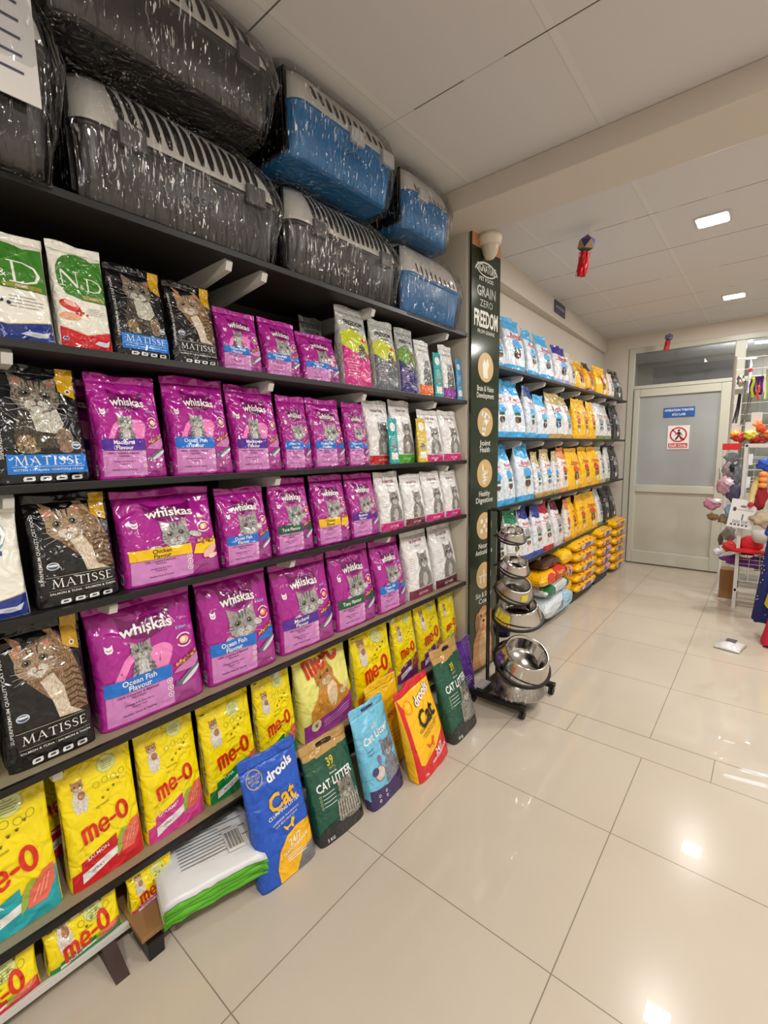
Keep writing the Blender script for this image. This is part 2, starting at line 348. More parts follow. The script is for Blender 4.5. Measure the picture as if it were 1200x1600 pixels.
def cat_head(a, x, y, r, p, L=2, tilt=0, aspect=.88):
    c, s = math.cos(tilt), math.sin(tilt)
    def T(u, v): return (x + r * (u * c - v * s), y + r * (u * s + v * c))
    B, D, W = fur(p['base'], p['dark'] if p is PAL_KIT else None), film(p['dark']), fur(p['light'])
    a.poly([T(-.92, .2), T(-1.0, 1.12), T(-.3, .8)], B, L); a.poly([T(.92, .2), T(1.0, 1.12), T(.3, .8)], B, L)
    a.poly([T(-.82, .42), T(-.88, .96), T(-.46, .74)], film(p['inner']), L + .5); a.poly([T(.82, .42), T(.88, .96), T(.46, .74)], film(p['inner']), L + .5)
    a.poly([T(math.cos(t * PI / 12) * (1 + (.06 if t > 12 else 0)), math.sin(t * PI / 12) * aspect) for t in range(24)], B, L + 1)
    for u in (-.26, 0, .26): a.poly([T(u * 1.1 - .05, .82), T(u * 1.1 + .05, .82), T(u * .8 + .02, .38), T(u * .8 - .02, .38)], D, L + 1.5)
    for sgn in (-1, 1):
        for q in (0, 1): a.poly([T(sgn * .98, .06 - q * .2), T(sgn * .95, -.02 - q * .2), T(sgn * .62, -.06 - q * .14)], D, L + 1.5)
        ex, ey = T(sgn * .42, .12)
        a.ell(ex, ey, r * .23, r * .17, D, L + 2, rot=tilt - sgn * .25, n=14); a.ell(ex, ey, r * .17, r * .135, film(p['iris']), L + 2.5, n=12)
        a.ell(ex, ey, r * .11, r * .12, film(BLK), L + 3, n=10); a.ell(ex - r * .04, ey + r * .05, r * .035, r * .035, film(WHITE), L + 3.5, n=6)
    for sgn in (-1, 1):
        q = T(sgn * .22, -.42); a.ell(q[0], q[1], r * .3, r * .24, W, L + 2, n=14)
    q = T(0, -.66); a.ell(q[0], q[1], r * .26, r * .16, W, L + 2.2, n=12)
    a.poly([T(-.12, -.16), T(.12, -.16), T(.03, -.3), T(-.03, -.3)], film(p['nose']), L + 3)
    a.stroke([T(0, -.3), T(0, -.42)], r * .04, D, L + 3, False); a.stroke([T(-.22, -.5), T(0, -.42), T(.22, -.5)], r * .04, D, L + 3, False)
    for sgn in (-1, 1):
        for q in (-.1, 0, .1): a.stroke([T(sgn * .35, -.42 + q), T(sgn * 1.25, -.5 + q * 3.2)], r * .012, film((225, 225, 225)), L + 3, False)
def cat_sit(a, x, y, h, p, L=2, tilt=0):
    B, D, W = fur(p['base'], p['dark']), film(p['dark']), fur(p['light'])
    r = h * .22
    a.poly([(x - h * .16, y + h * .6), (x - h * .27, y + h * .28), (x - h * .28, y), (x + h * .28, y), (x + h * .27, y + h * .28), (x + h * .16, y + h * .6)], B, L)
    a.ell(x, y + h * .42, h * .12, h * .2, W, L + .5)
    for k in range(4): a.stroke([(x - h * .25, y + h * (.1 + .1 * k)), (x - h * .12, y + h * (.14 + .1 * k))], h * .022, D, L + .7); a.stroke([(x + h * .25, y + h * (.1 + .1 * k)), (x + h * .12, y + h * (.14 + .1 * k))], h * .022, D, L + .7)
    for sg in (-1, 1): a.ell(x + sg * h * .1, y + h * .13, h * .06, h * .17, W, L + 1); a.ell(x + sg * h * .1, y + h * .01, h * .075, h * .045, W, L + 1.2)
    cat_head(a, x, y + h * .75, r, p, L + 1.3, tilt)
def paw(a, x, y, r, mat, L=2):
    a.ell(x, y, r * .5, r * .4, mat, L, n=8)
    for k in (-1, 0, 1): a.ell(x + k * r * .5, y + r * (.62 - abs(k) * .15), r * .19, r * .24, mat, L, n=6)
def fake_lines(a, x0, x1, y, n, dy, mat, L=2, h=.008, seed=1):
    rr = random.Random(seed)
    for k in range(n): a.rect(x0, y - k * dy - h / 2, x0 + (x1 - x0) * rr.uniform(.7, 1), y - k * dy + h / 2, mat, L)
def barcode(a, x, y, w, h, L=2):
    a.rect(x, y, x + w, y + h, film((230, 230, 228)), L)
    rr = random.Random(5); q = x + w * .06
    while q < x + w * .92:
        t = rr.uniform(.012, .04) * w; a.rect(q, y + h * .1, q + t, y + h * .92, film(BLK), L + .5); q += t + rr.uniform(.015, .04) * w

# ------------------------------------------------------------------ pouch geometry
S_LIST = [-1, -.985, -.94, -.85, -.72, -.58, -.44, -.3, -.15, 0, .15, .3, .44, .58, .72, .85, .94, .985, 1]
class Pouch:
    """a filled pouch: unit width, height A, depth D; front faces -Y"""
    def __init__(s, A, D, seed, seal=.075, base_n=6, top_n=2.3, amp=.016, pinch=.25, waist=.04, flat_base=.9, peak=.28, sh=.05, neck=0):
        s.sh = sh; s.neck = neck
        s.A, s.D, s.seal, s.bn, s.tn, s.amp, s.pinch, s.waist, s.fb, s.peak = A, D, seal, base_n, top_n, amp, pinch, waist, flat_base, peak
        r = random.Random(seed); s.ph = [(r.uniform(2, 9), r.uniform(2, 11), r.uniform(0, 6.3), r.uniform(.4, 1)) for _ in range(6)]
        s.tilt = r.uniform(-.5, .5)
    def hw(s, v):
        q = min(1, max(0, (v - .5) / .35)); q = q * q * (3 - 2 * q); f = max(0, (v - .88) / .12)
        return .5 * (1 - s.waist * math.sin(PI * min(1, v * 1.05)) - s.neck * (q - .55 * f))
    def g(s, v):
        vt = 1 - s.seal
        if v < s.peak: return s.fb + (1 - s.fb) * math.sin(v / s.peak * PI / 2)
        if v < vt: t = (v - s.peak) / (vt - s.peak); return max(0, 1 - t ** 2.0) ** .85 * .97 + .03
        return .03
    def prof(s, x, v):
        n = s.bn + (s.tn - s.bn) * min(1, v * 1.1)
        return (max(0, 1 - abs(x) ** n)) ** (1 / n)
    def wr(s, x, v, front=True):
        t = 0
        for i, (a, b, p, w) in enumerate(s.ph): t += w * math.sin(a * x + b * v * 1.3 + p + (0 if front else 2))
        e = (1 - min(1, abs(x)) ** 6)
        crease = abs(math.sin(5 * x + 7 * v + s.ph[0][2])) ** .6 * .5
        return s.amp * (.35 + .8 * v) * e * (t / 3 + crease - .3)
    def lean(s, v): # the seal flops a little
        return 0
    def front(s, x, v, L=0):
        y = -(s.D / 2) * s.g(v) * s.prof(x, v) + s.wr(x, v)
        return (x * s.hw(v), y + s.sh * v * s.A, v * s.A)
    def back(s, x, v):
        y = (s.D / 2) * s.g(v) * s.prof(x, v) * .96 + s.wr(x, v, False) * .6
        return (x * s.hw(v), y + s.sh * v * s.A, v * s.A)
    def sidex(s, sg, v): return sg * s.hw(v) * (1 - s.pinch * .3 * s.g(v) * s.D)
    def build(s, bands, side_mat_i=None, vlist=None):
        """bands: [(v_top, material index)]"""
        vt = 1 - s.seal
        V = sorted(set([0, .02, .06, .12, .2, .28, .36, .44, .52, .6, .67, .74, .8, .85, .89, vt] + [b[0] for b in bands if b[0] < vt]))
        V = [q for i, q in enumerate(V) if i == 0 or q - V[i - 1] > .004]
        s.V = V
        bm = bmesh.new(); rings = []
        for v in V:
            ring = []
            for x in S_LIST:
                if abs(x) == 1: ring.append(bm.verts.new((s.sidex(x, v), s.sh * v * s.A, v * s.A)))
                else: ring.append(bm.verts.new(s.front(x, v)))
            for x in S_LIST[1:-1][::-1]: ring.append(bm.verts.new(s.back(x, v)))
            rings.append(ring)
        n = len(rings[0])
        for j, (A_, B_) in enumerate(zip(rings, rings[1:])):
            vm = (V[j] + V[j + 1]) / 2; mi = 0
            for vtop, idx in bands:
                if vm < vtop: mi = idx; break
            for k in range(n):
                f = bm.faces.new((A_[k], A_[(k + 1) % n], B_[(k + 1) % n], B_[k])); f.material_index = mi; f.smooth = True
                if side_mat_i is not None and (k in (0, 17) or k >= 18): f.material_index = side_mat_i if mi == 0 else mi
        bm.faces.new(rings[0][::-1]).material_index = bands[0][1] if bands else 0
        bm.faces.new(rings[-1])
        return bm
    def seal_bm(s, notch=0):
        bm = bmesh.new(); vt = 1 - s.seal; rows = 9; pr = None
        for j in range(rows):
            v = vt - .004 + (1 - vt + .004) * j / (rows - 1); rib = .0022 * (j % 2)
            F, Bk = [], []
            for x in S_LIST:
                x_ = x * (s.hw(v) + .002); zt = v * s.A - notch * s.A * (j / (rows - 1)) * max(0, 1 - (abs(x + .25) / .4) ** 2) + s.A * .012 * math.sin(4 * x + s.ph[0][2]) * j / rows
                y = s.wr(x, v) * (1 + .6 * j / rows) + s.sh * v * s.A
                F.append(bm.verts.new((x_, y - .016 * (1 - abs(x) ** 8) - rib - .001, zt))); Bk.append(bm.verts.new((x_, y + .016 * (1 - abs(x) ** 8) + rib + .001, zt)))
            ring = F + Bk[::-1]
            if pr:
                n = len(ring)
                for k in range(n): f = bm.faces.new((pr[k], pr[(k + 1) % n], ring[(k + 1) % n], ring[k])); f.smooth = True
            else: bm.faces.new(ring[::-1])
            pr = ring
        bm.faces.new(pr)
        return bm
    def decals(s, bm, art, mats, side=None):
        fb = bmesh.new()
        for (V, F, mat, L) in art.items:
            if mat not in mats: mats.append(mat)
            mi = mats.index(mat); vv = [fb.verts.new((2 * p[0] - 1, p[1] / s.A, L)) for p in V]
            for f in F:
                try: ff = fb.faces.new([vv[i] for i in f]); ff.material_index = mi
                except ValueError: pass
        for x in S_LIST[2:-2]: bmesh.ops.bisect_plane(fb, geom=fb.verts[:] + fb.edges[:] + fb.faces[:], plane_co=(x, 0, 0), plane_no=(1, 0, 0), dist=1e-5)
        for v in s.V[1:-1]: bmesh.ops.bisect_plane(fb, geom=fb.verts[:] + fb.edges[:] + fb.faces[:], plane_co=(0, v, 0), plane_no=(0, 1, 0), dist=1e-5)
        fb.verts.index_update()
        nv = []
        for v in fb.verts:
            x = max(-.975, min(.975, v.co.x)); t = max(.004, min(1 - s.seal, v.co.y)); 
            # linear interpolation inside the cell between grid lines so that the print hugs the facets
            nv.append(bm.verts.new(s.surf(x, t, v.co.z)))
        for f in fb.faces:
            idx = [v.index for v in f.verts]
            a = [nv[i].co for i in idx]
            if len(set(idx)) < 3: continue
            try: g = bm.faces.new([nv[i] for i in idx]); g.material_index = f.material_index; g.smooth = True
            except ValueError: pass
            else:
                g.normal_update()
                if g.normal.y > 0: g.normal_flip()
        fb.free()
        if side:
            for (V, F, mat, L) in side.items:   # x 0..1 from back to front over the left gusset, y 0..A
                if mat not in mats: mats.append(mat)
                mi = mats.index(mat); vv = []
                for p in V:
                    t = max(0.01, min(1 - s.seal, p[1] / s.A)); f0 = Vector(s.front(-.985, t)); p1 = Vector((s.sidex(-1, t), s.sh * t * s.A, t * s.A))
                    q = p1.lerp(f0, p[0]); vv.append(bm.verts.new((q.x - .003 - L * .001, q.y, q.z)))
                for f in F:
                    try: g = bm.faces.new([vv[i] for i in f]); g.material_index = mi
                    except ValueError: pass
    def surf(s, x, v, L):
        import bisect
        i = min(len(S_LIST) - 2, max(0, bisect.bisect_right(S_LIST, x) - 1)); j = min(len(s.V) - 2, max(0, bisect.bisect_right(s.V, v) - 1))
        x0, x1, v0, v1 = S_LIST[i], S_LIST[i + 1], s.V[j], s.V[j + 1]; a = (x - x0) / (x1 - x0); b = (v - v0) / (v1 - v0)
        P = lambda X, Vv: Vector(s.front(X, Vv)) if abs(X) < 1 else Vector((s.sidex(X, Vv), s.sh * Vv * s.A, Vv * s.A))
        q = P(x0, v0) * (1 - a) * (1 - b) + P(x1, v0) * a * (1 - b) + P(x0, v1) * (1 - a) * b + P(x1, v1) * a * b
        q.y -= .0022 * L + .002
        return q

# ------------------------------------------------------------------ package designs (x 0..1 across, y 0..A up)
MAG = (168, 32, 142); PLUM = (112, 12, 92); ORCH = (205, 132, 196); PINKL = (232, 130, 190)
FLAV = {'o': ('Ocean Fish', (20, 110, 205), WHITE), 'm': ('Mackerel', (78, 34, 150), WHITE), 't': ('Tuna Flavour', (16, 84, 56), WHITE), 'c': ('Chicken', (236, 190, 10), BLK)}
def d_whiskas(kind, fl, A):
    a = Art(); W = film(WHITE); P = film(PLUM); u = A / 1.4 if A < 1.4 else 1
    Y = lambda t: t * A
    a.poly([(.24, Y(.865)), (.26, Y(.76)), (.35, Y(.675)), (.5, Y(.645)), (.65, Y(.675)), (.74, Y(.76)), (.76, Y(.865)), (.67, Y(.82)), (.33, Y(.82))], P, 1)
    a.text('whiskas', .5, Y(.735), .17 * u, W, 4, .022, width=.5, arch=.018)
    a.rect(.05, Y(.03), .66, Y(.28), film(ORCH), 1); a.rect(.66, Y(.03), .95, Y(.17), film((160, 64, 140)), 1)
    nm, bc, tc = FLAV[fl]
    if kind == 'k':
        pk = film(PINKL); a.stroke([(.12, Y(.3)), (.17, Y(.37)), (.22, Y(.44)), (.27, Y(.5)), (.34, Y(.54))], .075, pk, 1); a.ell(.58, Y(.51), .13, .1 * u, pk, 1, n=22)
        a.poly([(.46, Y(.5)), (.7, Y(.47)), (.64, Y(.38)), (.66, Y(.3)), (.4, Y(.3))], pk, 1)
        cat_sit(a, .41, Y(.3), .5 * u, PAL_GREY, 2)
    else:
        cat_head(a, .52, Y(.5), .215 * u, PAL_GREY, 2, .05); W2 = fur(PAL_GREY['light'])
        a.ell(.3, Y(.385), .06, .035 * u, W2, 4, n=10); a.ell(.73, Y(.48), .07, .045 * u, W2, 4, n=10, rot=-.3)
    a.rect(.04, Y(.275), .66, Y(.385), film(bc), 7)
    T = film(tc)
    if fl == 't': a.text(nm, .35, Y(.33), .09 * u, T, 8, .015)
    else: a.text(nm, .35, Y(.352), .085 * u, T, 8, .015); a.text('Flavour', .35, Y(.302), .085 * u, T, 8, .015)
    D = film((84, 16, 74))
    a.text('100% Complete & Balanced', .33, Y(.248), .04 * u, D, 4, .008); a.text('Nutrition', .33, Y(.222), .04 * u, D, 4, .008)
    a.text('Omega 6 & Zinc for a', .33, Y(.17), .035 * u, D, 4, .008); a.text('Healthy Coat', .33, Y(.145), .03 * u, D, 4, .004); a.text('Healthy Vision & Taurine', .33, Y(.09), .035 * u, D, 4, .008)
    for k in range(3): a.ring(.63, Y(.245 - .062 * k), .03, .03, .007, W, 4); a.ell(.63, Y(.245 - .062 * k), .011, .011, W, 4, n=6)
    K = [film((170, 96, 44)), film((200, 140, 70)), film((132, 62, 30)), film((214, 176, 96))]; rr = random.Random(3)
    if fl == 'c':
        a.poly([(.68, Y(.26)), (.72, Y(.36)), (.97, Y(.38)), (.96, Y(.28)), (.86, Y(.23))], film((240, 200, 0)), 3)
        for k in range(26): a.ell(.74 + rr.random() * .21, Y(.36 + rr.random() * .05), .018, .013, K[k % 4], 4 + (k % 4) * .3, rot=rr.random() * 3, n=6)
        a.ell(.87, Y(.26), .1, .045, film((226, 178, 168)), 6, rot=.6, n=14); a.ell(.9, Y(.2), .06, .025, film((236, 200, 190)), 6.4, rot=.2, n=12)
    else:
        a.poly([(.68, Y(.29)), (.72, Y(.32)), (.97, Y(.4)), (.97, Y(.33)), (.9, Y(.28))], film((196, 120, 180) if kind == 'k' else bc), 3)
        for k in range(26): t = rr.random(); a.ell(.71 + t * .24, Y(.33 + t * .07 + rr.random() * .03), .018, .014, K[k % 4], 4 + (k % 4) * .3, rot=rr.random() * 3, n=6)
        a.ell(.84, Y(.235), .15, .04 * u, film((96, 108, 124)), 5, rot=.5, n=16); a.ell(.86, Y(.225), .13, .026 * u, film((206, 212, 216)), 5.5, rot=.55, n=16)
        a.poly([(.68, Y(.17)), (.75, Y(.2)), (.69, Y(.22))], film((80, 92, 110)), 5.2)
    a.text('Adult' if kind == 'h' else 'Kitten', .83, Y(.66), .055 * u, film((245, 220, 120)) if fl == 'c' else film((150, 190, 240)), 4, .012)
    a.ring(.84, Y(.545), .085, .085 * u, .012, W, 3, .5, 2.7); a.ring(.84, Y(.545), .085, .085 * u, .012, W, 3, 3.6, 5.8)
    a.ell(.84, Y(.545), .05, .045 * u, film((226, 190, 150) if kind == 'k' else (238, 140, 90)), 3, n=12); a.ell(.83, Y(.55), .025, .025, film((245, 225, 180)), 3.5, n=8)
    a.poly([(.1, Y(.63)), (.1, Y(.675)), (.125, Y(.66)), (.145, Y(.66)), (.17, Y(.675)), (.17, Y(.63)), (.155, Y(.612)), (.115, Y(.612))], W, 3)
    a.stroke([(.115, Y(.64)), (.135, Y(.63)), (.155, Y(.64))], .008, film(MAG), 4)
    if fl == 'o' and kind == 'h': a.text('1.1 kg', .86, Y(.06), .035, W, 4, .005)
    sd = Art(); fake_lines(sd, .12, .85, Y(.66), 16, A * .018, film((226, 170, 216)), 1, .006 * A, 2); fake_lines(sd, .12, .85, Y(.33), 10, A * .016, film((226, 170, 216)), 1, .005 * A, 4)
    barcode(sd, .15, Y(.04), .7, Y(.1), 1)
    return dict(base=film(MAG), art=a, side=sd, seal=film(MAG), bands=[], amp=.02)
def d_matisse(kind, A):
    a = Art(); Y = lambda t: t * A; W = film((226, 226, 224)); blk = (17, 17, 20); G = film((196, 150, 22))
    if kind == 'k':
        B, D, L_ = fur((156, 142, 112), (52, 44, 36)), film((40, 34, 30)), fur((210, 210, 196), (150, 146, 134))
        a.poly([(.22, Y(.3)), (.2, Y(.42)), (.28, Y(.58)), (.3, Y(.66)), (.7, Y(.66)), (.74, Y(.5)), (.84, Y(.4)), (.82, Y(.3))], fur((92, 84, 68), (24, 20, 18)), 1)
        a.poly([(.4, Y(.62)), (.7, Y(.64)), (.76, Y(.5)), (.64, Y(.42)), (.44, Y(.44))], L_, 2)
        a.ell(.32, Y(.34), .1, .1, fur((176, 150, 106), (96, 74, 48)), 2.5, n=16); a.ell(.34, Y(.285), .12, .05, B, 3, n=14)
        a.ell(.74, Y(.38), .1, .13, fur((150, 132, 108), (90, 72, 56)), 2.5, n=16); a.ell(.74, Y(.29), .08, .05, fur((160, 130, 110), (100, 78, 62)), 3, n=14)
        cat_head(a, .5, Y(.73), .25, PAL_KIT, 3.2, -.06, .8)
        a.rect(.1, Y(.085), .96, Y(.245), film((24, 120, 212)), 7)
        serif(a, 'MATISSE', .53, Y(.195), .105, W, 8, w=.72); a.rect(.14, Y(.142), .92, Y(.147), film((160, 190, 220)), 8)
        a.text('KITTEN 1-12 months · CHATON 1-12 mois', .53, Y(.118), .035, W, 8, .01, width=.74)
    else:
        B, D, L_ = fur((196, 158, 118), (140, 104, 74)), film((70, 50, 36)), fur((226, 214, 196), (180, 160, 136))
        a.poly([(.3, Y(.6)), (.28, Y(.72)), (.36, Y(.84)), (.7, Y(.9)), (.84, Y(.76)), (.93, Y(.56)), (.96, Y(.3)), (.62, Y(.3)), (.56, Y(.42)), (.44, Y(.5))], fur((160, 128, 94), (84, 60, 40)), 1)
        for k in range(7): a.stroke([(.74 - k * .006, Y(.6 - k * .045)), (.84, Y(.62 - k * .045)), (.94, Y(.58 - k * .045))], .022, D, 1.6)
        a.poly([(.44, Y(.58)), (.6, Y(.62)), (.7, Y(.5)), (.74, Y(.34)), (.88, Y(.28)), (.6, Y(.29)), (.55, Y(.42))], L_, 2)
        a.poly([(.3, Y(.88)), (.16, Y(.98) if A < 1 else Y(.935)), (.34, Y(.7))], B, 2.5); a.poly([(.56, Y(.92)), (.66, Y(.925)), (.78, Y(.78))], B, 2.5)
        a.poly([(.3, Y(.86)), (.2, Y(.915)), (.34, Y(.74))], film((186, 120, 92)), 3)
        cat_head(a, .43, Y(.72), .235, PAL_TAN, 3.2, .12, .85)
        a.rect(.1, Y(.272), .9, Y(.275), film((200, 190, 160)), 8)
        serif(a, 'MATISSE', .53, Y(.215), .11, W, 8, w=.74); a.rect(.12, Y(.15), .94, Y(.153), film((160, 150, 130)), 8)
        a.text('SALMON & TUNA · SAUMON & THON', .53, Y(.126), .038, W, 8, .01, width=.8)
        a.ell(.2, Y(.37), .075, .05, film((200, 206, 214)), 4, n=16); a.ell(.2, Y(.37), .06, .038, film((60, 84, 120)), 4.5, n=14)
        a.ell(.2, Y(.375), .062, .014, W, 5, n=10)
    if kind == 'k': a.ell(.86, Y(.32), .06, .05, film((200, 206, 214)), 4, n=16); a.ell(.86, Y(.32), .045, .037, film((60, 84, 120)), 4.5, n=14); a.ell(.86, Y(.325), .048, .012, W, 5, n=10)
    for k in range(4):
        x = .3 + k * .17; a.poly([(x - .055, Y(.025)), (x - .06, Y(.045)), (x - .045, Y(.062)), (x + .06, Y(.062)), (x + .065, Y(.035)), (x + .05, Y(.025))], W, 8)
        a.poly([(x - .03, Y(.036)), (x - .02, Y(.052)), (x + .03, Y(.052)), (x + .034, Y(.038))], film((60, 60, 64)), 8.6)
    t = 'SUPERPREMIUM QUALITY CAT FOOD'
    a.text(t, .065, Y(.52), .05, W, 4, .006, width=Y(.62), rot=PI / 2)
    a.poly([(.76, Y(.79)), (.76, Y(.925)), (.95, Y(.925)), (.95, Y(.73)), (.84, Y(.76))], G, 6)
    a.ell(.87, Y(.79), .035, .035, film((226, 216, 180)), 6.6, n=12); a.ell(.87, Y(.79), .018, .02, film((90, 80, 50)), 7, n=8)
    return dict(base=film(blk, .2), art=a, seal=film(blk, .2), bands=[], amp=.012, tab=G)
def d_meo(fl, A):
    YEL = (246, 222, 6); C = {'r': (206, 26, 40), 'p': (214, 62, 146), 'g': (18, 128, 66), 't': (34, 168, 178), 'o': (240, 130, 40), 'v': (120, 36, 130)}[fl]
    a = Art(); Y = lambda t: t * A; R = film((218, 44, 22)); W = film(WHITE); c = film(C)
    a.poly([(.02, 0.01), (.02, Y(.13)), (.45, Y(.2)), (.98, Y(.3)), (.98, .01)], c, 1)
    a.poly([(.14, Y(.045)), (.14, Y(.21)), (.62, Y(.29)), (.62, Y(.13))], c, 2); a.poly([(.14, Y(.045)), (.14, Y(.12)), (.62, Y(.19)), (.62, Y(.13))], W, 3)
    nm = {'r': 'SALMON', 'p': 'GOURMET', 'g': 'TUNA', 't': 'TUNA', 'o': 'SEAFOOD', 'v': 'BEEF'}[fl]
    a.text(nm, .36, Y(.225), .075, W, 4, .015, rot=.16); a.text('ADULT', .34, Y(.115), .055, film((90, 90, 90)), 5, .01, rot=.14)
    a.text('CAT FOOD', .5, Y(.56), .035, film((60, 50, 10)), 4, .006, rot=.1)
    meo(a, .5, Y(.425), .3, R, 5)
    meat = film((228, 106, 84)) if fl != 'v' else film((170, 40, 50)); G = film((150, 180, 70))
    a.poly([(.6, Y(.1)), (.62, Y(.22)), (.7, Y(.3)), (.78, Y(.3)), (.66, Y(.14))], G, 5)
    a.poly([(.66, Y(.12)), (.7, Y(.24)), (.86, Y(.33)), (.96, Y(.33)), (.95, Y(.22)), (.84, Y(.12))], meat, 5.6)
    for k in range(3): a.stroke([(.72 + k * .06, Y(.15 + k * .02)), (.8 + k * .05, Y(.25 + k * .02))], .01, film((246, 178, 160)), 6.2, False)
    Ft, Fw = fur((196, 140, 96), (150, 96, 60)), fur((232, 228, 220), (196, 186, 170)); x, y = .24, Y(.66)
    a.poly([(x - .09, y - .12), (x - .1, y + .02), (x - .06, y + .14), (x + .05, y + .14), (x + .1, y), (x + .08, y - .14)], Fw, 2)
    for k in (-.05, 0, .05): a.ell(x + k, y - .14, .024, .05, Fw, 2.4, n=8)
    a.ell(x + .02, y + .06, .05, .06, Ft, 2.8, n=12)
    cat_head(a, x - .01, y + .2, .075, dict(PAL_TAN, base=(206, 150, 104)), 3)
    a.ell(.64, Y(.83), .14, .12, film((196, 206, 90)), 1, n=18); a.ell(.64, Y(.83), .125, .105, film((222, 224, 150)), 1.5, n=18)
    fake_lines(a, .56, .73, Y(.86), 5, .028, film((120, 140, 50)), 2.5, .007)
    for k in range(4): a.ring(.46 + .12 * k, Y(.715) + .02 * (k % 2), .045, .045, .007, film((150, 160, 30)), 2, n=12)
    for k in range(4): paw(a, .52 + .08 * k, Y(.6) + .05 * k + .02 * (k % 2), .032, film((110, 84, 6)), 2)
    a.rect(.06, Y(.895), .13, Y(.908), film((60, 50, 20)), 2)
    sd = Art(); sd.rect(.1, Y(.1), .9, Y(.72), film((210, 206, 190)), 1); fake_lines(sd, .16, .84, Y(.7), 24, A * .022, film((120, 116, 100)), 2, .006 * A)
    return dict(base=film(YEL, .22), art=a, side=sd, seal=film(YEL, .22), bands=[], amp=.02, gus=film((196, 192, 170)) if False else None)
def d_creamcat(A):
    a = Art(); Y = lambda t: t * A; YE = film((246, 226, 20)); C = film((242, 236, 150)); R = film((218, 44, 22))
    a.poly([(.02, .01), (.02, Y(.2)), (.3, Y(.26)), (.7, Y(.28)), (.98, Y(.4)), (.98, .01)], film((160, 62, 150)), 1)
    a.poly([(.5, Y(.27)), (.8, Y(.33)), (.98, Y(.5)), (.98, Y(.38))], YE, 1.6)
    meo(a, .46, Y(.9), .3, R, 6); F = fur((222, 160, 70), (196, 126, 44)); Wf = fur((244, 226, 190), (226, 196, 150))
    a.poly([(.12, Y(.2)), (.14, Y(.36)), (.28, Y(.48)), (.36, Y(.66)), (.62, Y(.66)), (.72, Y(.5)), (.86, Y(.44)), (.88, Y(.32)), (.72, Y(.27))], F, 2)
    a.ell(.56, Y(.45), .11, .17, Wf, 3, n=14); a.ell(.8, Y(.44), .1, .06, Wf, 3.4, n=12, rot=.5); cat_head(a, .46, Y(.7), .17, PAL_GINGER, 4, .3)
    a.ell(.2, Y(.17), .09, .07, film((240, 226, 180)), 4, n=14); paw(a, .2, Y(.165), .045, film((130, 90, 40)), 5)
    for k in range(3): a.stroke([(.34, Y(.1 + .03 * k)), (.86, Y(.16 + .035 * k))], .008, film((220, 180, 216)), 4, False)
    return dict(base=film((240, 236, 130), .26), art=a, seal=film((246, 226, 20)), bands=[], amp=.02)
def d_nd(kind, A):
    a = Art(); Y = lambda t: t * A; W = film((236, 234, 224)); G = film((64, 128, 44)); G2 = film((96, 156, 58)); G3 = film((44, 100, 34))
    lowc = {'b': (26, 50, 128), 'r': (198, 26, 34), 'o': (30, 52, 130)}[kind]
    a.poly([(.02, .01), (.02, Y(.2)), (.5, Y(.14)), (.98, Y(.2)), (.98, .01)], film(lowc), 1); a.stroke([(.03, Y(.205)), (.5, Y(.145)), (.97, Y(.205))], .008, film((206, 180, 110)), 1.6, False)
    if kind == 'o':
        a.ell(.5, Y(.74), .36, .3 * A / 1.4, film((110, 160, 176)), 2, n=26); serif(a, 'N', .27, Y(.74), .3, W, 4); serif(a, 'D', .73, Y(.74), .3, W, 4)
        a.rect(.3, Y(.56), .8, Y(.6), film((40, 90, 140)), 4); a.text('OCEAN', .55, Y(.58), .06, W, 5, .006)
    else:
        P = [(.98, Y(.9))] + [(.52 + .44 * math.cos(t * PI / 10), Y(.7) + Y(.215) * math.sin(t * PI / 10)) for t in range(3, 11)] + [(.08, Y(.6)), (.2, Y(.51)), (.5, Y(.47)), (.98, Y(.47))]
        a.poly(P, G, 2); a.stroke([(.2, Y(.56)), (.5, Y(.7)), (.84, Y(.86))], .012, G2, 2.5)
        for k in range(6): a.stroke([(.28 + .09 * k, Y(.6 + .045 * k)), (.26 + .09 * k, Y(.7 + .04 * k))], .008, G3, 2.4, False)
        serif(a, 'N', .3, Y(.66), .32, W, 4, w=.4); a.text('&', .52, Y(.6), .13, W, 4, 0); serif(a, 'D', .76, Y(.63), .27, W, 4, w=.36)
        a.rect(.5, Y(.48), .92, Y(.52), film((150, 140, 60)), 4); a.text('PRIME', .7, Y(.5), .05, W, 5, .004)
        m = [(228, 140, 130), (222, 110, 100)] if kind == 'b' else [(206, 60, 50), (230, 170, 140)]
        a.ell(.24, Y(.4), .2, .1, film(m[0]), 3, n=16, rot=-.3); a.ell(.22, Y(.3), .2, .08, film(m[1]), 3.4, n=16); a.ell(.24, Y(.42), .12, .05, film((236, 180, 170)), 3.7, n=12, rot=-.3); rr = random.Random(8)
        for k in range(14): a.ell(.34 + rr.random() * .2, Y(.32 + rr.random() * .06), .024, .024, film((44, 44, 70) if kind == 'b' else (190, 30, 36)), 4 + .2 * (k % 3), n=8)
        fake_lines(a, .55, .93, Y(.4), 4, .04, film((120, 120, 110)), 3, .006)
    a.ell(.1, Y(.09), .055, .04, film((220, 226, 232)), 4, n=12); a.ell(.1, Y(.09), .045, .03, film((40, 90, 150)), 4.5, n=12)
    a.poly([(.62, Y(.07)), (.7, Y(.1)), (.86, Y(.095)), (.94, Y(.12)), (.9, Y(.06)), (.8, Y(.05))], film((200, 206, 220)), 4)
    return dict(base=film((232, 230, 218)), art=a, seal=film((232, 230, 218)), bands=[], amp=.01)
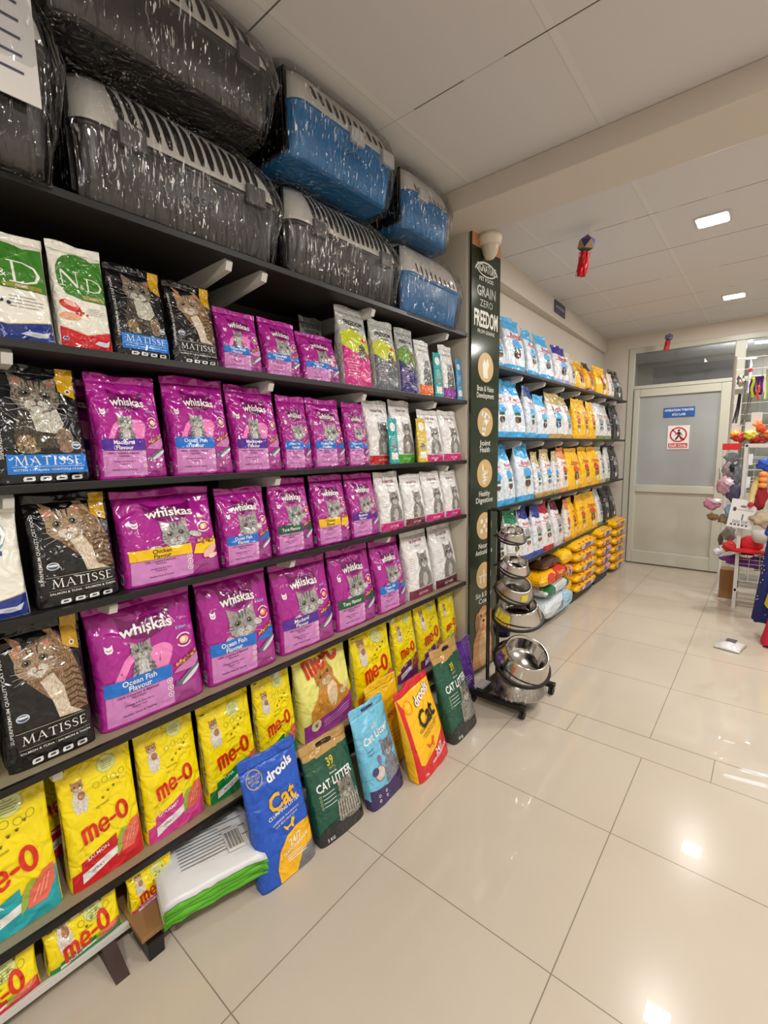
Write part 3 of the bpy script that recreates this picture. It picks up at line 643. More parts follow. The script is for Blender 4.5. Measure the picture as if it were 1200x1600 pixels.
def d_whitecat(bot, A, side=(60, 58, 60)):
    a = Art(); Y = lambda t: t * A; W = film((236, 234, 234))
    a.rect(.02, .01, .98, Y(.14), film(bot), 1)
    a.text('SIGNATURE', .5, Y(.84), .09, film((150, 40, 60)), 3, .008); a.text('Grain Zero', .5, Y(.77), .05, film((90, 90, 90)), 3, .004)
    F = fur((150, 146, 142), (90, 86, 84)); a.poly([(.34, Y(.15)), (.36, Y(.36)), (.48, Y(.46)), (.74, Y(.46)), (.88, Y(.3)), (.9, Y(.15))], F, 2)
    a.ell(.6, Y(.26), .1, .16, fur((200, 198, 196), (160, 156, 152)), 2.6, n=12); cat_head(a, .6, Y(.54), .19, dict(PAL_GREY, base=(150, 148, 146)), 3)
    fake_lines(a, .08, .3, Y(.6), 6, .05, film((150, 150, 150)), 2, .008); a.text('CAT FOOD', .5, Y(.07), .07, W, 4, .008)
    return dict(base=film((228, 226, 226)), art=a, seal=film((228, 226, 226)), bands=[], amp=.012)
def d_freedom(top, mid, bot, A):
    a = Art(); Y = lambda t: t * A; W = film(WHITE)
    a.poly([(.02, Y(.45)), (.02, Y(.66)), (.4, Y(.74)), (.98, Y(.6)), (.98, Y(.42))], film(mid), 1)
    a.poly([(.02, .01), (.02, Y(.5)), (.4, Y(.42)), (.98, Y(.44)), (.98, .01)], film(bot), 2)
    a.text('FREEDOM', .5, Y(.8), .15, film((60, 64, 60)), 3, .02); a.text('GRAIN FREE', .5, Y(.73), .06, film((80, 84, 80)), 3, .006)
    a.ell(.78, Y(.6), .1, .05, film((214, 60, 60)), 3, n=12); a.poly([(.5, Y(.36)), (.56, Y(.52)), (.7, Y(.56)), (.82, Y(.44)), (.8, Y(.34))], fur((120, 112, 100), (60, 54, 48)), 3)
    fake_lines(a, .1, .56, Y(.33), 7, .06, film((220, 190, 210)), 4, .01); a.text('CAT FOOD', .4, Y(.38), .06, W, 4, .008)
    return dict(base=film(top), art=a, seal=film(top), bands=[], amp=.014)
def d_stick(c, A):
    a = Art(); Y = lambda t: t * A; W = film(WHITE)
    a.ell(.5, Y(.82), .3, .3, film((240, 240, 236)), 1, n=16); a.rect(.15, Y(.1), .85, Y(.25), film((236, 236, 230)), 1)
    fake_lines(a, .2, .8, Y(.6), 5, .12, W, 2, .03); cat_head(a, .5, Y(.36), .24, PAL_GREY, 2)
    return dict(base=film(c), art=a, seal=film(c), bands=[], amp=.02)
def d_smallwhite(bot, A):
    a = Art(); Y = lambda t: t * A
    a.rect(.02, .01, .98, Y(.2), film(bot), 1); a.text('Grain Zero', .5, Y(.82), .12, film((90, 90, 90)), 3, .01)
    a.poly([(.3, Y(.2)), (.3, Y(.45)), (.5, Y(.56)), (.8, Y(.5)), (.86, Y(.2))], fur((120, 116, 116), (60, 58, 58)), 2); cat_head(a, .56, Y(.56), .2, PAL_GREY, 3)
    return dict(base=film((222, 222, 222)), art=a, seal=film((222, 222, 222)), bands=[], amp=.014)
# cat litter bags
def handle_art(a, A, col):
    a.ell(.5, A * .955, .17, .035, film(col), 3, n=16)
def d_drools(kind, A):
    a = Art(); Y = lambda t: t * A; W = film(WHITE)
    if kind == 'blue':
        base = (26, 84, 190); YE = film((244, 184, 20)); cc = YE; ct = W
        P = [(.42, .01)] + [(.94 - .5 + .0 + .5 * (1 - math.cos(0)), .01)]
        a.poly([(.3, .01), (.28, Y(.12)), (.36, Y(.24)), (.52, Y(.32)), (.72, Y(.35)), (.98, Y(.34)), (.98, Y(.16)), (.74, Y(.13)), (.6, .01)], YE, 1)
        a.poly([(.6, .01), (.74, Y(.13)), (.98, Y(.16)), (.98, .01)], film((110, 112, 116)), 1.4)
        a.ring(.2, Y(.84), .13, .13, .014, film((190, 160, 110)), 3); 
        for k, t in enumerate(("WORLD'S", 'BEST CAT', 'LITTER')): a.text(t, .2, Y(.865) - .045 * k, .045, film((206, 190, 150)), 3, .008)
        cx, cy = .56, Y(.8); s = 1; q = film((244, 184, 20)); pc = W; tc = (230, 210, 120)
    else:
        base = (248, 190, 16); cc = film((30, 28, 30)); ct = cc; q = film((226, 90, 30)); pc = W; tc = (120, 80, 10)
        a.poly([(.02, .01), (.02, Y(.22)), (.2, Y(.15)), (.6, Y(.24)), (.98, Y(.36)), (.98, .01)], film((212, 30, 44)), 1)
        a.poly([(.02, .01), (.02, Y(.95)), (.1, Y(.8)), (.08, Y(.4)), (.14, .02)], film((212, 30, 44)), 1.3)
        a.ring(.2, Y(.8), .1, .1, .02, film((232, 150, 30)), 3)
    a.text('drools', .62, Y(.83), .19, W if kind == 'blue' else W, 6, .035, rot=.22, width=.5)
    if kind != 'blue': a.text('drools', .62, Y(.83), .19, film((90, 20, 40)), 5, .05, rot=.22, width=.52)
    a.text('Cat', .56, Y(.62), .33, cc, 6, .028, rot=.14); a.text('CLUMPING LITTER', .56, Y(.535), .07, ct, 6, .014, width=.6, rot=.14)
    a.text('LAVENDER FRAGRANCE', .56, Y(.475), .04, film((220, 226, 240)) if kind == 'blue' else film(tc), 6, .006, width=.5, rot=.14)
    a.text('FOR MULTIPLE CATS', .56, Y(.445), .04, film((220, 226, 240)) if kind == 'blue' else film(tc), 6, .006, width=.42, rot=.14)
    x, y = (.62, Y(.385)) if kind == 'blue' else (.5, Y(.31))
    a.poly([(x - .1, y - .03), (x - .14, y + .03), (x - .12, y + .035), (x - .07, y), (x - .01, y + .01), (x + .02, y + .06), (x + .03, y + .09), (x + .05, y + .075), (x + .075, y + .085), (x + .08, y + .04), (x + .04, y), (x + .05, y - .05), (x + .02, y - .05), (x, y - .02), (x - .05, y - .02), (x - .07, y - .05)], q, 4)
    a.text('24/7', .64, Y(.27) if kind == 'blue' else Y(.2), .13, W, 6, .02, rot=.16); a.text('PERFORMANCE', .64, Y(.22) if kind == 'blue' else Y(.14), .06, W, 6, .014, width=.48, rot=.18)
    if kind == 'blue': fake_lines(a, .46, .84, Y(.17), 3, .035, W, 6, .012)
    else: a.text('10kg', .2, Y(.06), .05, W, 6, .01)
    return dict(base=film(base, .3), art=a, seal=film(base if kind == 'blue' else (212, 30, 44), .3), bands=[], amp=.02, side=None)
def d_39(kg, A):
    a = Art(); Y = lambda t: t * A; G = film((22, 82, 62)); W = film(WHITE); K = film((184, 146, 84))
    a.rect(.02, Y(.84), .98, Y(.93), K, 1); a.poly([(.02, Y(.82)), (.02, Y(.86)), (.25, Y(.86)), (.32, Y(.8)), (.68, Y(.8)), (.75, Y(.86)), (.98, Y(.86)), (.98, Y(.82)), (.7, Y(.77)), (.3, Y(.77))], G, 2)
    a.rect(.3, Y(.79), .7, Y(.845), G, 2.2)
    a.text('39', .5, Y(.765), .16, film((206, 176, 30)), 4, .03); a.text('EARTH', .5, Y(.7), .04, film((206, 176, 30)), 4, .006); a.text('Bentonite', .5, Y(.655), .04, W, 4, .006)
    a.text('CAT LITTER', .5, Y(.58), .17, W, 4, .024, width=.8, rot=.02)
    for k in range(4): a.ring(.14, Y(.49) - .055 * k, .02, .02, .005, film((200, 220, 150)), 4, n=10); a.rect(.18, Y(.49) - .055 * k, .44, Y(.49) - .055 * k + .008, W, 4)
    P = dict(PAL_GREY, base=(140, 136, 128), light=(196, 192, 182)); F = fur((150, 146, 136), (60, 58, 54))
    a.poly([(.4, Y(.12)), (.42, Y(.3)), (.55, Y(.4)), (.82, Y(.4)), (.92, Y(.28)), (.94, Y(.12))], F, 2)
    for k in range(9): a.stroke([(.46 + .055 * k, Y(.36)), (.44 + .06 * k, Y(.16))], .02, fur((206, 202, 190), (130, 124, 114)), 2.5)
    cat_head(a, .68, Y(.43), .17, P, 3)
    a.ell(.26, Y(.1), .24, .12, film((40, 40, 42)), 3.2, n=18); a.ell(.5, Y(.08), .2, .09, film((52, 50, 50)), 3.4, n=18)
    a.text(kg, .2, Y(.05), .07, W, 6, .012)
    return dict(base=film((22, 82, 62), .3), art=a, seal=film((184, 146, 84), .5), bands=[(.12, 'k')], bandmat={'k': film((44, 44, 44), .3)}, amp=.02, slot=film((40, 30, 20)))
def d_blue_litter(A):
    a = Art(); Y = lambda t: t * A; W = film(WHITE)
    a.poly([(.02, .01), (.02, Y(.2)), (.5, Y(.16)), (.98, Y(.22)), (.98, .01)], film((60, 44, 96)), 1)
    a.text('soft', .5, Y(.77), .1, W, 4, .012, rot=.08); a.text('Cat Litter', .5, Y(.69), .17, W, 4, .02, width=.76, rot=.1)
    a.text('Lavender', .24, Y(.575), .05, film((50, 70, 110)), 4, .008, rot=.06); a.text('Fragrance', .25, Y(.54), .05, film((50, 70, 110)), 4, .008, rot=.06)
    a.poly([(.48, Y(.17)), (.5, Y(.34)), (.6, Y(.42)), (.8, Y(.42)), (.92, Y(.3)), (.92, Y(.2))], fur((150, 154, 168), (84, 88, 104)), 2)
    cat_head(a, .7, Y(.5), .17, PAL_BLUE, 3); a.ring(.34, Y(.32), .15, .13, .02, film((130, 130, 140)), 4); a.ell(.34, Y(.32), .13, .11, film((206, 196, 186)), 3.8, n=18); a.ell(.22, Y(.36), .09, .07, film((74, 60, 110)), 5, n=12); a.ell(.4, Y(.44), .05, .09, film((130, 110, 170)), 4.6, n=10)
    for i in range(2):
        for j in range(2): a.ring(.2 + .2 * i, Y(.12 - .05 * j), .028, .026, .01, W, 5, n=12)
    return dict(base=film((112, 190, 222), .3), art=a, seal=film((112, 190, 222), .3), bands=[(.1, 'k')], bandmat={'k': film((60, 44, 96), .3)}, amp=.018, slot=film((30, 60, 90)))

PROTO = {}
def bag(key, spec_fn, y0, y1, zb, h, label, name, cat='bag', group=None, xf=-1.375, D=.42, lean=4, yaw=0, notch=0, base_n=6, top_n=2.3, neck=0):
    """stand a filled bag on the shelf: spans y0..y1 along the shelf, front at x = xf"""
    w = (y1 - y0) * .985; A = h / w; Aq = max(.6, round(A / .12) * .12); k = (key, round(Aq, 2), D, notch, lean)
    sh = math.tan(math.radians(lean))
    if k not in PROTO:
        sp = spec_fn(Aq); P = Pouch(Aq, D, sum(map(ord, key)) + int(Aq * 100), amp=sp.get('amp', .015), base_n=base_n, top_n=top_n, sh=sh, neck=neck)
        mats = [sp['base']]; bands = []
        for vt, nm in sp['bands']: mats.append(sp['bandmat'][nm]); bands.append((vt, len(mats) - 1))
        bm = P.build(bands); P.decals(bm, sp['art'], mats, sp.get('side'))
        r = bpy.data.objects.new(name, None); COL.objects.link(r); r.empty_display_size = .05
        link('pouch', bm, mats, r); link('top_seal', P.seal_bm(notch), sp['seal'], r)
        if sp.get('tab'):
            yy = sh * Aq * .95
            bt = bmesh.new(); box(bt, .27, .46, yy - .034, yy - .026, Aq * .9, Aq * .992, bev=.003); link('corner_flap', bt, sp['tab'], r)['label'] = 'gold corner flap'
        if sp.get('slot'):
            yy = sh * Aq * .955
            bt = bmesh.new(); secs = []
            for dy in (-.035, .035): secs.append([(px, yy + dy, Aq * .955 + pz) for px, pz in rrect(.16, .022, .02, 4)])
            loft(bt, secs); link('carry_slot', bt, sp['slot'], r)
        PROTO[k] = r
    else:
        r = copy_tree(PROTO[k])
    r.name = name
    r.scale = (w, w * D / D, h / Aq); Dw = D * w
    r.rotation_euler = (0, 0, PI / 2 + math.radians(yaw))
    off = Matrix.Rotation(PI / 2 + math.radians(yaw), 3, 'Z') @ Vector((0, -Dw / 2, 0))
    r.location = (xf - off.x, (y0 + y1) / 2 - off.y, zb + .0005)
    return tag(r, label, cat, group)

# ================================================================== THE ROOM
floor = struct(link('floor', boxm(-2.2, 2.6, -2.6, 8.6, -.1, 0), floor_material()))
ceil = struct(link('ceiling', boxm(-2.2, 2.6, -2.6, 8.6, CEIL, CEIL + .1), ceiling_material()))
struct(link('wall_left', boxm(-2.0, -1.78, -2.6, 6.2, 0, CEIL), M_WALL))
struct(link('wall_right', boxm(2.3, 2.5, -2.6, 6.2, 0, CEIL), M_WALL))
struct(link('wall_front', boxm(-2.0, 2.5, -2.6, -2.4, 0, CEIL), M_WALL))
# end wall pieces beside and above the partition
bm = bmesh.new(); box(bm, -1.78, -1.38, 6.2, 6.36, 0, CEIL); box(bm, -1.38, 2.3, 6.2, 6.36, 2.535, CEIL)
struct(link('wall_back', bm, M_CREAM))
# back room behind the glass
bm = bmesh.new(); box(bm, -1.75, 2.3, 8.5, 8.6, 0, CEIL); box(bm, -1.85, -1.75, 6.36, 8.5, 0, CEIL)
struct(link('wall_far', bm, M_CREAM))
# cross beam, wall beam, column
struct(link('trim_1', boxm(-1.78, 2.3, 2.152, 2.45, 2.585, CEIL, bev=.006), M_CREAM))
bm = bmesh.new()
secs = [[(-1.8, y, z0), (xx, y, z0), (xx, y, CEIL + .01), (-1.8, y, CEIL + .01)] for y, xx, z0 in ((2.45, -1.455, 2.525), (6.21, -1.635, 2.525))]
loft(bm, secs)
loft(bm, [[(-1.8, y, 0), (xx, y, 0), (xx, y, 2.53), (-1.8, y, 2.53)] for y, xx in ((2.68, -1.555), (6.21, -1.665))])
for f in bm.faces: f.smooth = False
struct(link('trim_2', bm, M_CREAM))
struct(link('trim_3', boxm(-1.78, -1.352, 2.395, 2.69, 0, 2.60, bev=.004), M_CREAM))
# end partition frame (window_1 transom, window_2 side lights) and door_1
bm = bmesh.new()
def fr(x0, x1, z0, z1, y0=6.19, y1=6.25): box(bm, x0, x1, y0, y1, z0, z1, bev=.006)
fr(-1.375, -1.31, 0, 2.535); fr(-1.31, 2.3, 2.475, 2.535); fr(-1.31, -.355, 2.065, 2.105); fr(-.375, -.285, 0, 2.475); fr(-.285, 2.3, 2.065, 2.105); fr(-.285, 2.3, .0, .9); fr(.75, .82, .9, 2.475)
struct(link('trim_4', bm, M_ALU))
struct(link('window_1', boxm(-1.31, -.375, 6.215, 6.223, 2.105, 2.475), clear_glass()))
w2 = struct(link('window_2', boxm(-.285, 2.3, 6.215, 6.223, .9, 2.475), clear_glass()))
bm = bmesh.new()
def fr2(x0, x1, z0, z1, y0=6.175, y1=6.235, b=.006): box(bm, x0, x1, y0, y1, z0, z1, bev=b)
fr2(-1.3, -1.24, .012, 2.06); fr2(-.465, -.378, .012, 2.06); fr2(-1.24, -.465, 1.975, 2.06); fr2(-1.24, -.465, .87, .955); fr2(-1.24, -.465, .012, .16)
door = struct(link('door_1', bm, M_ALU))
link('door_panel', boxm(-1.242, -.46, 6.195, 6.22, .15, .88), plain((188, 186, 174), .4, name='door_panel_paint'), door)
m, nt, bs = base_mat('frosted_film'); bs.inputs['Base Color'].default_value = lin((150, 156, 158)); bs.inputs['Roughness'].default_value = .22; bs.inputs['Specular IOR Level'].default_value = .5
g = nt.nodes.new('ShaderNodeNewGeometry'); nz = nt.nodes.new('ShaderNodeTexNoise'); nz.inputs['Scale'].default_value = 2.2; nt.links.new(g.outputs['Position'], nz.inputs['Vector'])
cr = nt.nodes.new('ShaderNodeValToRGB'); cr.color_ramp.elements[0].color = lin((150, 152, 152)); cr.color_ramp.elements[1].color = lin((176, 182, 184)); nt.links.new(nz.outputs[0], cr.inputs[0]); nt.links.new(cr.outputs[0], bs.inputs['Base Color'])
link('frosted_pane', boxm(-1.242, -.46, 6.2, 6.212, .95, 1.98), m, door)['label'] = 'frosted grey glass pane'
bm = bmesh.new(); tube(bm, [(-.42, 6.17, 1.0), (-.42, 6.14, 1.0), (-.42, 6.14, 1.16), (-.42, 6.17, 1.16)], .008); link('door_handle', bm, M_STEEL, door)
struct(link('door_jamb_stop', boxm(-1.3, -.378, 6.235, 6.25, 2.04, 2.066), M_ALU, door))
def flat_art_mesh(bm, art, mats, X0, Z0, W, axis='y', pos=0, sgn=-1):
    for (V, F, mat, L) in art.items:
        if mat not in mats: mats.append(mat)
        mi = mats.index(mat)
        if axis == 'y': vv = [bm.verts.new((X0 + p[0] * W, pos + sgn * (.0006 + .0004 * L), Z0 + p[1] * W)) for p in V]
        elif axis == 'x': vv = [bm.verts.new((pos + sgn * (.0006 + .0004 * L), X0 + p[0] * W, Z0 + p[1] * W)) for p in V]
        else: vv = [bm.verts.new((X0 + p[0] * W, Z0 + p[1] * W, pos + .0006 + .0004 * L)) for p in V]
        for f in F:
            try: q = bm.faces.new([vv[i] for i in f]); q.material_index = mi
            except ValueError: continue
            q.normal_update()
            d = {'y': q.normal.y, 'x': q.normal.x}.get(axis, q.normal.z) * (sgn if axis in 'xy' else 1)
            if d < 0: q.normal_flip()
P_ = lambda c: plain(c, .35, name='printed_sheet')
# door signs
a = Art(); a.text('OPERATION THEATRE', .5, .26, .115, P_(WHITE), 1, .02, width=.92); a.text('ICU LAB', .5, .1, .115, P_(WHITE), 1, .02, width=.42)
bm = boxm(-.99, -.69, 6.192, 6.199, 1.725, 1.832); mats = [P_((34, 92, 168))]; flat_art_mesh(bm, a, mats, -.99, 1.725, .3, 'y', 6.192); tag(link('door_sign', bm, mats), 'small blue plate with white capitals on the frosted door pane', 'sign')
a = Art(); r_ = P_((200, 40, 50)); k_ = P_((40, 30, 34)); W_ = P_(WHITE)
a.ring(.5, .78, .4, .4, .07, r_, 2, n=32); a.ell(.52, 1.0, .055, .055, k_, 1)
a.poly([(.46, .93), (.58, .92), (.6, .72), (.7, .52), (.64, .5), (.53, .68), (.42, .5), (.34, .52), (.46, .72)], k_, 1); a.stroke([(.48, .9), (.36, .78)], .04, k_, 1); a.stroke([(.57, .9), (.68, .76)], .04, k_, 1)
a.stroke([(.22, 1.04), (.78, .5)], .06, r_, 2); a.rect(.06, .06, .94, .32, r_, 1); a.text('Staff Only', .5, .22, .17, W_, 2, .025, width=.8); a.rect(.06, .1, .94, .125, W_, 2)
bm = boxm(-.938, -.728, 6.192, 6.199, 1.365, 1.63); mats = [W_]; flat_art_mesh(bm, a, mats, -.938, 1.365, .21, 'y', 6.192); tag(link('staff_only_notice', bm, mats), 'white notice with red no-entry walking figure on frosted door', 'sign')
# sign on the wall beam
a = Art(); a.text('ACCESSORIES', .5, .18, .1, P_((200, 204, 220)), 1, .015, width=.8)
bm = boxm(-.15, .15, -.003, .003, -.05, .05); mats = [P_((40, 48, 88))]; flat_art_mesh(bm, a, mats, -.15, -.05, .3, 'y', -.003)
o = tag(link('aisle_sign', bm, mats), 'small dark blue plate high on the wall beam above far shelves', 'sign'); o.location = (-1.54, 4.33, 2.625); o.rotation_euler = (0, 0, PI / 2 + .047)
# shop stock seen through the transom
for i, (x, w) in enumerate(((-.78, .5),)):
    o = thing('stored_box', 'pale carton seen through the glass above the door', 'box', (x, 7.4, 2.0)); link('carton', boxm(-w, w, -.3, .3, 0, .42), plain((190, 180, 180), .7), o); link('lid', boxm(-w * .7, w * .1, -.31, .31, .42, .47), plain((205, 200, 196), .7), o)
    r = o; tbl = link('cupboard', boxm(-1.5, .4, 7.0, 7.9, 0, 2.0, bev=.01), M_CREAM); tag(tbl, 'cream cupboard behind the glass partition under the carton', 'cupboard')
# lights
em = emis((255, 246, 232), 22)
for i, (x, y, wt, lb) in enumerate(LIGHTS):
    o = thing('ceiling_light', lb, 'light', (x, y, CEIL), group='square ceiling lights')
    bm = bmesh.new(); secs = []
    for hs, z in ((.086, 0), (.086, -.006), (.076, -.01), (.074, -.002)): secs.append([(px, py, z) for px, py in rrect(hs, hs, .02)])
    loft(bm, secs, cap0=False, cap1=False); link('frame', bm, M_WHITE, o)
    link('diffuser', boxm(-.074, .074, -.074, .074, -.006, -.002, bev=0), em, o)
    ld = bpy.data.lights.new('panel_lamp', 'AREA'); ld.shape = 'SQUARE'; ld.size = .145; ld.energy = wt; ld.color = (1, .965, .925)
    lo = bpy.data.objects.new('panel_lamp', ld); COL.objects.link(lo); lo.parent = o; lo.location = (0, 0, -.012)
ld = bpy.data.lights.new('tube_lamp', 'AREA'); ld.shape = 'RECTANGLE'; ld.size = .9; ld.size_y = .06; ld.energy = 24; ld.color = (.92, .96, 1)
for j, (x, y) in enumerate(((.02, 7.6), (.25, 7.0), (.1, 6.75))):
    o = thing('tube_light', ('slanting', 'upper', 'middle')[j] + ' white tube light seen through the partition glass', 'light', (x, y, CEIL - .001), (0, 0, .2))
    link('fitting', boxm(-.3, .3, -.035, .035, -.03, 0, bev=.004), M_WHITE, o); link('tube', boxm(-.29, .29, -.02, .02, -.055, -.03, bev=.008), emis((235, 242, 255), 7), o)
    if j == 0:
        lo = bpy.data.objects.new('tube_lamp', ld); COL.objects.link(lo); lo.parent = o; lo.location = (0, 0, -.06)
# dome camera on the column
o = thing('dome_camera', 'cream security dome camera on the column under the cross beam', 'camera', (-1.285, 2.50, 2.585))
bm = bmesh.new(); lathe(bm, [(0, 0), (.062, 0), (.066, -.02), (.058, -.05), (.05, -.056), (0, -.056)]); link('mount', bm, plain((222, 212, 194), .4), o)
bm = bmesh.new(); lathe(bm, [(.048, -.05), (.046, -.075), (.036, -.105), (.02, -.125), (0, -.13)]); link('dome', bm, plain((206, 196, 178), .15), o)

# ---- left gondola shelving
SH = {'top': 2.05, 1: 1.686, 2: 1.352, 3: 1.036, 4: .632, 5: .217, 6: .064}
gon = thing('shelving_unit', 'black wall shelving unit holding the cat food bags and pet carriers', 'shelving', (0, 0, 0))
link('back_panel', boxm(-1.775, -1.76, -.62, 2.375, 0.05, 2.05), M_DARK, gon)
struct(link('shelf_end_panel', boxm(-1.76, -1.358, 2.372, 2.39, 0, 2.6), plain((206, 198, 182), .5, name='cream_end_panel')))  # cream end panel of the shelving unit, kept as a separate structure
def shelf_board(parent, y0, y1, z, xl=-1.35, top=None, th=.018, brk=(), xb=-1.758, white=False):
    bm = bmesh.new(); box(bm, xb, xl - .004, y0, y1, z - th, z, mi=0)
    box(bm, xb, xl - .006, y0, y1, z, z + .0012, mi=1)
    s = link('shelf', bm, [M_DARK if not white else M_WHITE, top or M_SHELFTOP], parent)
    bm = boxm(xl - .012, xl, y0, y1, z - .017, z + .003, bev=.0015); link('front_lip', bm, M_WHITE if white else M_BLACK, s)
    for yb in brk:
        bm = bmesh.new()
        P3 = [(xb, z - th), (xl - .03, z - th), (xl - .02, z - th - .01), (xl - .03, z - th - .034), (xb, z - th - .075)]
        secs = [[(px, yb + d, pz) for px, pz in P3] for d in (-.011, .011)]; loft(bm, secs)
        for f in bm.faces: f.smooth = False
        link('bracket', bm, M_WHITE, s)['label'] = 'white shelf bracket'
    return s
dtop = plain((40, 36, 34), .4, name='dark_shelf_top')
shelf_board(gon, -.62, 2.37, SH['top'], top=dtop, brk=(-.2, .9, 1.035, 1.6, 2.2))
shelf_board(gon, -.62, 2.37, SH[1], top=dtop, brk=(.3, 1.04, 1.53, 2.08)); shelf_board(gon, -.62, 2.37, SH[2], top=dtop, brk=(.27, 1.05, 2.2)); shelf_board(gon, -.62, 2.37, SH[3], top=dtop, brk=(.47, 1.1, 1.68))
shelf_board(gon, -.62, 2.37, SH[4], brk=(.3, 1.0, 1.7)); shelf_board(gon, -.62, 2.37, SH[5], brk=(.3, 1.0, 1.7))
shelf_board(gon, -.62, .43, SH[6], white=True); shelf_board(gon, .43, 2.37, SH[6], xl=-1.41)
for i, y in enumerate((-.3, .365, 1.02, 1.69)):
    bm = bmesh.new(); P3 = [(-1.44, SH[6] - .02), (-1.36, SH[6] - .02), (-1.262, 0), (-1.44, 0)] if i < 2 else [(-1.5, SH[6] - .02), (-1.43, SH[6] - .02), (-1.43, 0), (-1.5, 0)]
    loft(bm, [[(px, y + d, pz) for px, pz in P3] for d in (-.018, .018)])
    for f in bm.faces: f.smooth = False
    link('foot', bm, plain((60, 40, 34), .5, name='brown_steel'), gon)
link('foot', boxm(-1.36, -1.25, .43, .475, 0, .055, bev=.004), M_BLACK, gon)
link('base_board', boxm(-1.5, -1.262, .42, .52, .058, .072, bev=.002), M_CARD, gon)['label'] = 'brown board end under the white packs'

# ---- top shelf carriers
def carrier(label, y0, y1, xf, z0, h, tub, name='pet_carrier', depth=.37, slots=14, slot_v=(.27, .88), price=None, group=None, top_in=.5, doorend=True, card=False, clips=(.22, .82), latchcol=None):
    L = y1 - y0; W = depth; o = thing(name, label, 'pet carrier', (xf - W / 2, (y0 + y1) / 2, z0), group=group)
    hx, hy = W / 2, L / 2; zr = h * .54; TUB = plain(tub, .35, name='moulded_plastic', bump=.03); SHL = plain((206, 202, 194), .4, name='light_grey_plastic')
    bm = bmesh.new()
    def sec(kx, y_lo, y_hi, z, r): 
        cy = (y_hi + y_lo) / 2; hyy = (y_hi - y_lo) / 2; return [(px, py + cy, z) for px, py in rrect(hx * kx, hyy, r, 6)]
    loft(bm, [sec(.8, -hy * .93, hy * .86, 0, .03), sec(.86, -hy * .955, hy * .9, h * .04, .04), sec(.93, -hy * .975, hy * .95, h * .3, .05), sec(.975, -hy * .985, hy * .985, h * .5, .055), sec(.975, -hy * .985, hy * .985, h * .515, .055), sec(1.0, -hy, hy, h * .52, .055), sec(1.0, -hy, hy, h * .56, .055)])
    # raised panel on the side
    link('tub', bm, TUB, o)
    bm = bmesh.new()
    def topsec(t): # t 0..1 up
        e = t ** 3.2; return sec(.99 - .3 * e - .1 * t, -hy * (.985 - .03 * t), hy * (.985 - .06 * t - .34 * e * top_in * 2), zr + (h - zr) * (t if t < .98 else 1), .055 + .03 * t)
    loft(bm, [topsec(t) for t in (0, .15, .3, .45, .6, .72, .82, .9, .96, 1)])
    shell = link('shell', bm, SHL, o); shell['label'] = 'light grey slotted upper shell'
    # slots: dark slits on the front slope
    def topx(t): e = t ** 3.2; return hx * (.99 - .3 * e - .1 * t)
    bm = bmesh.new()
    for k in range(slots):
        f = k / (slots - 1); yc = -hy * .62 + (hy * 1.3) * f
        t0, t1 = (slot_v[0] + .1 * math.sin(PI * f) * -1 - .02), slot_v[1] - .1 * f
        pr = None
        for q in range(6):
            t = max(.02, t0 + (t1 - t0) * q / 5); z = zr + (h - zr) * t; x = topx(t); nx = .0015; wv = .0095 * (L / .6) * (1 if 0 < q < 5 else .5) * (1 if slots > 9 else .6)
            yy = yc - .012 * (t - t0) / (t1 - t0)
            A_ = bm.verts.new((x + nx, yy - wv, z)); B_ = bm.verts.new((x + nx, yy + wv, z))
            if pr: bm.faces.new((pr[0], pr[1], B_, A_))
            pr = (A_, B_)
    link('vent_slots', bm, plain((24, 22, 22), .8, name='slot_shadow_gap'), shell)
    for c in clips:
        yc = -hy + L * c
        bm = bmesh.new(); box(bm, hx * .97, hx * 1.0 + .012, yc - .035, yc + .035, h * .47, h * .64, bev=.006); link('clip', bm, plain(latchcol or (96, 94, 96), .35), o)
    bm = boxm(-hx * .75, hx * .75, -hy * .985 - .004, -hy * .96, h * .08, h * .9, bev=.003); link('door_opening', bm, M_BLACK, o)
    bm = bmesh.new()
    for k in range(9): x = -hx * .7 + hx * 1.4 * k / 8; tube(bm, [(x, -hy - .006, h * .1), (x, -hy - .006, h * .88)], .0018, 5)
    for k in range(9): z = h * (.12 + .74 * k / 8); tube(bm, [(-hx * .72, -hy - .008, z), (hx * .72, -hy - .008, z)], .0018, 5)
    link('wire_door', bm, plain((70, 70, 72), .3, .8), o)
    # shrink wrap shell around everything
    bm = bmesh.new(); g = .009; rr = random.Random(int(y0 * 100))
    secs = []
    for t in (-.02, .12, .28, .45, .55, .68, .8, .92, 1.02):
        z = h * t; 
        if t <= .55: kx, ya, yb = .86 + .16 * max(0, t) / .55, -hy * .97, hy * (.9 + .12 * max(0, t) / .55)
        else: q = (t - .55) / .45; q = min(1, q); e = q ** 3.2; kx, ya, yb = 1.01 - .3 * e - .09 * q, -hy * (.99 - .03 * q), hy * (1.0 - .08 * q - .34 * e * top_in * 2)
        ring = [(px * 1 + (g if px > 0 else -g), py + (ya + yb) / 2, z) for px, py in rrect(hx * kx + g, (yb - ya) / 2 + g * 2, .07, 7)]
        secs.append([(x + rr.uniform(-.003, .003), y + rr.uniform(-.004, .004), zz) for x, y, zz in ring])
    loft(bm, secs)
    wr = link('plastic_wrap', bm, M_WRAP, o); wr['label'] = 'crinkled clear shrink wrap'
    if price:
        a = Art(); a.text(price, .5, .2, .3, plain((20, 22, 26), .5, name='marker_ink'), 1, -.012, width=.8, rot=-.05)
        bm = bmesh.new(); mats = []; flat_art_mesh(bm, a, mats, -.055, h * .22, .11, 'x', hx * .95 + .02, 1); link('price_mark', bm, mats, wr)['label'] = 'handwritten black price number'
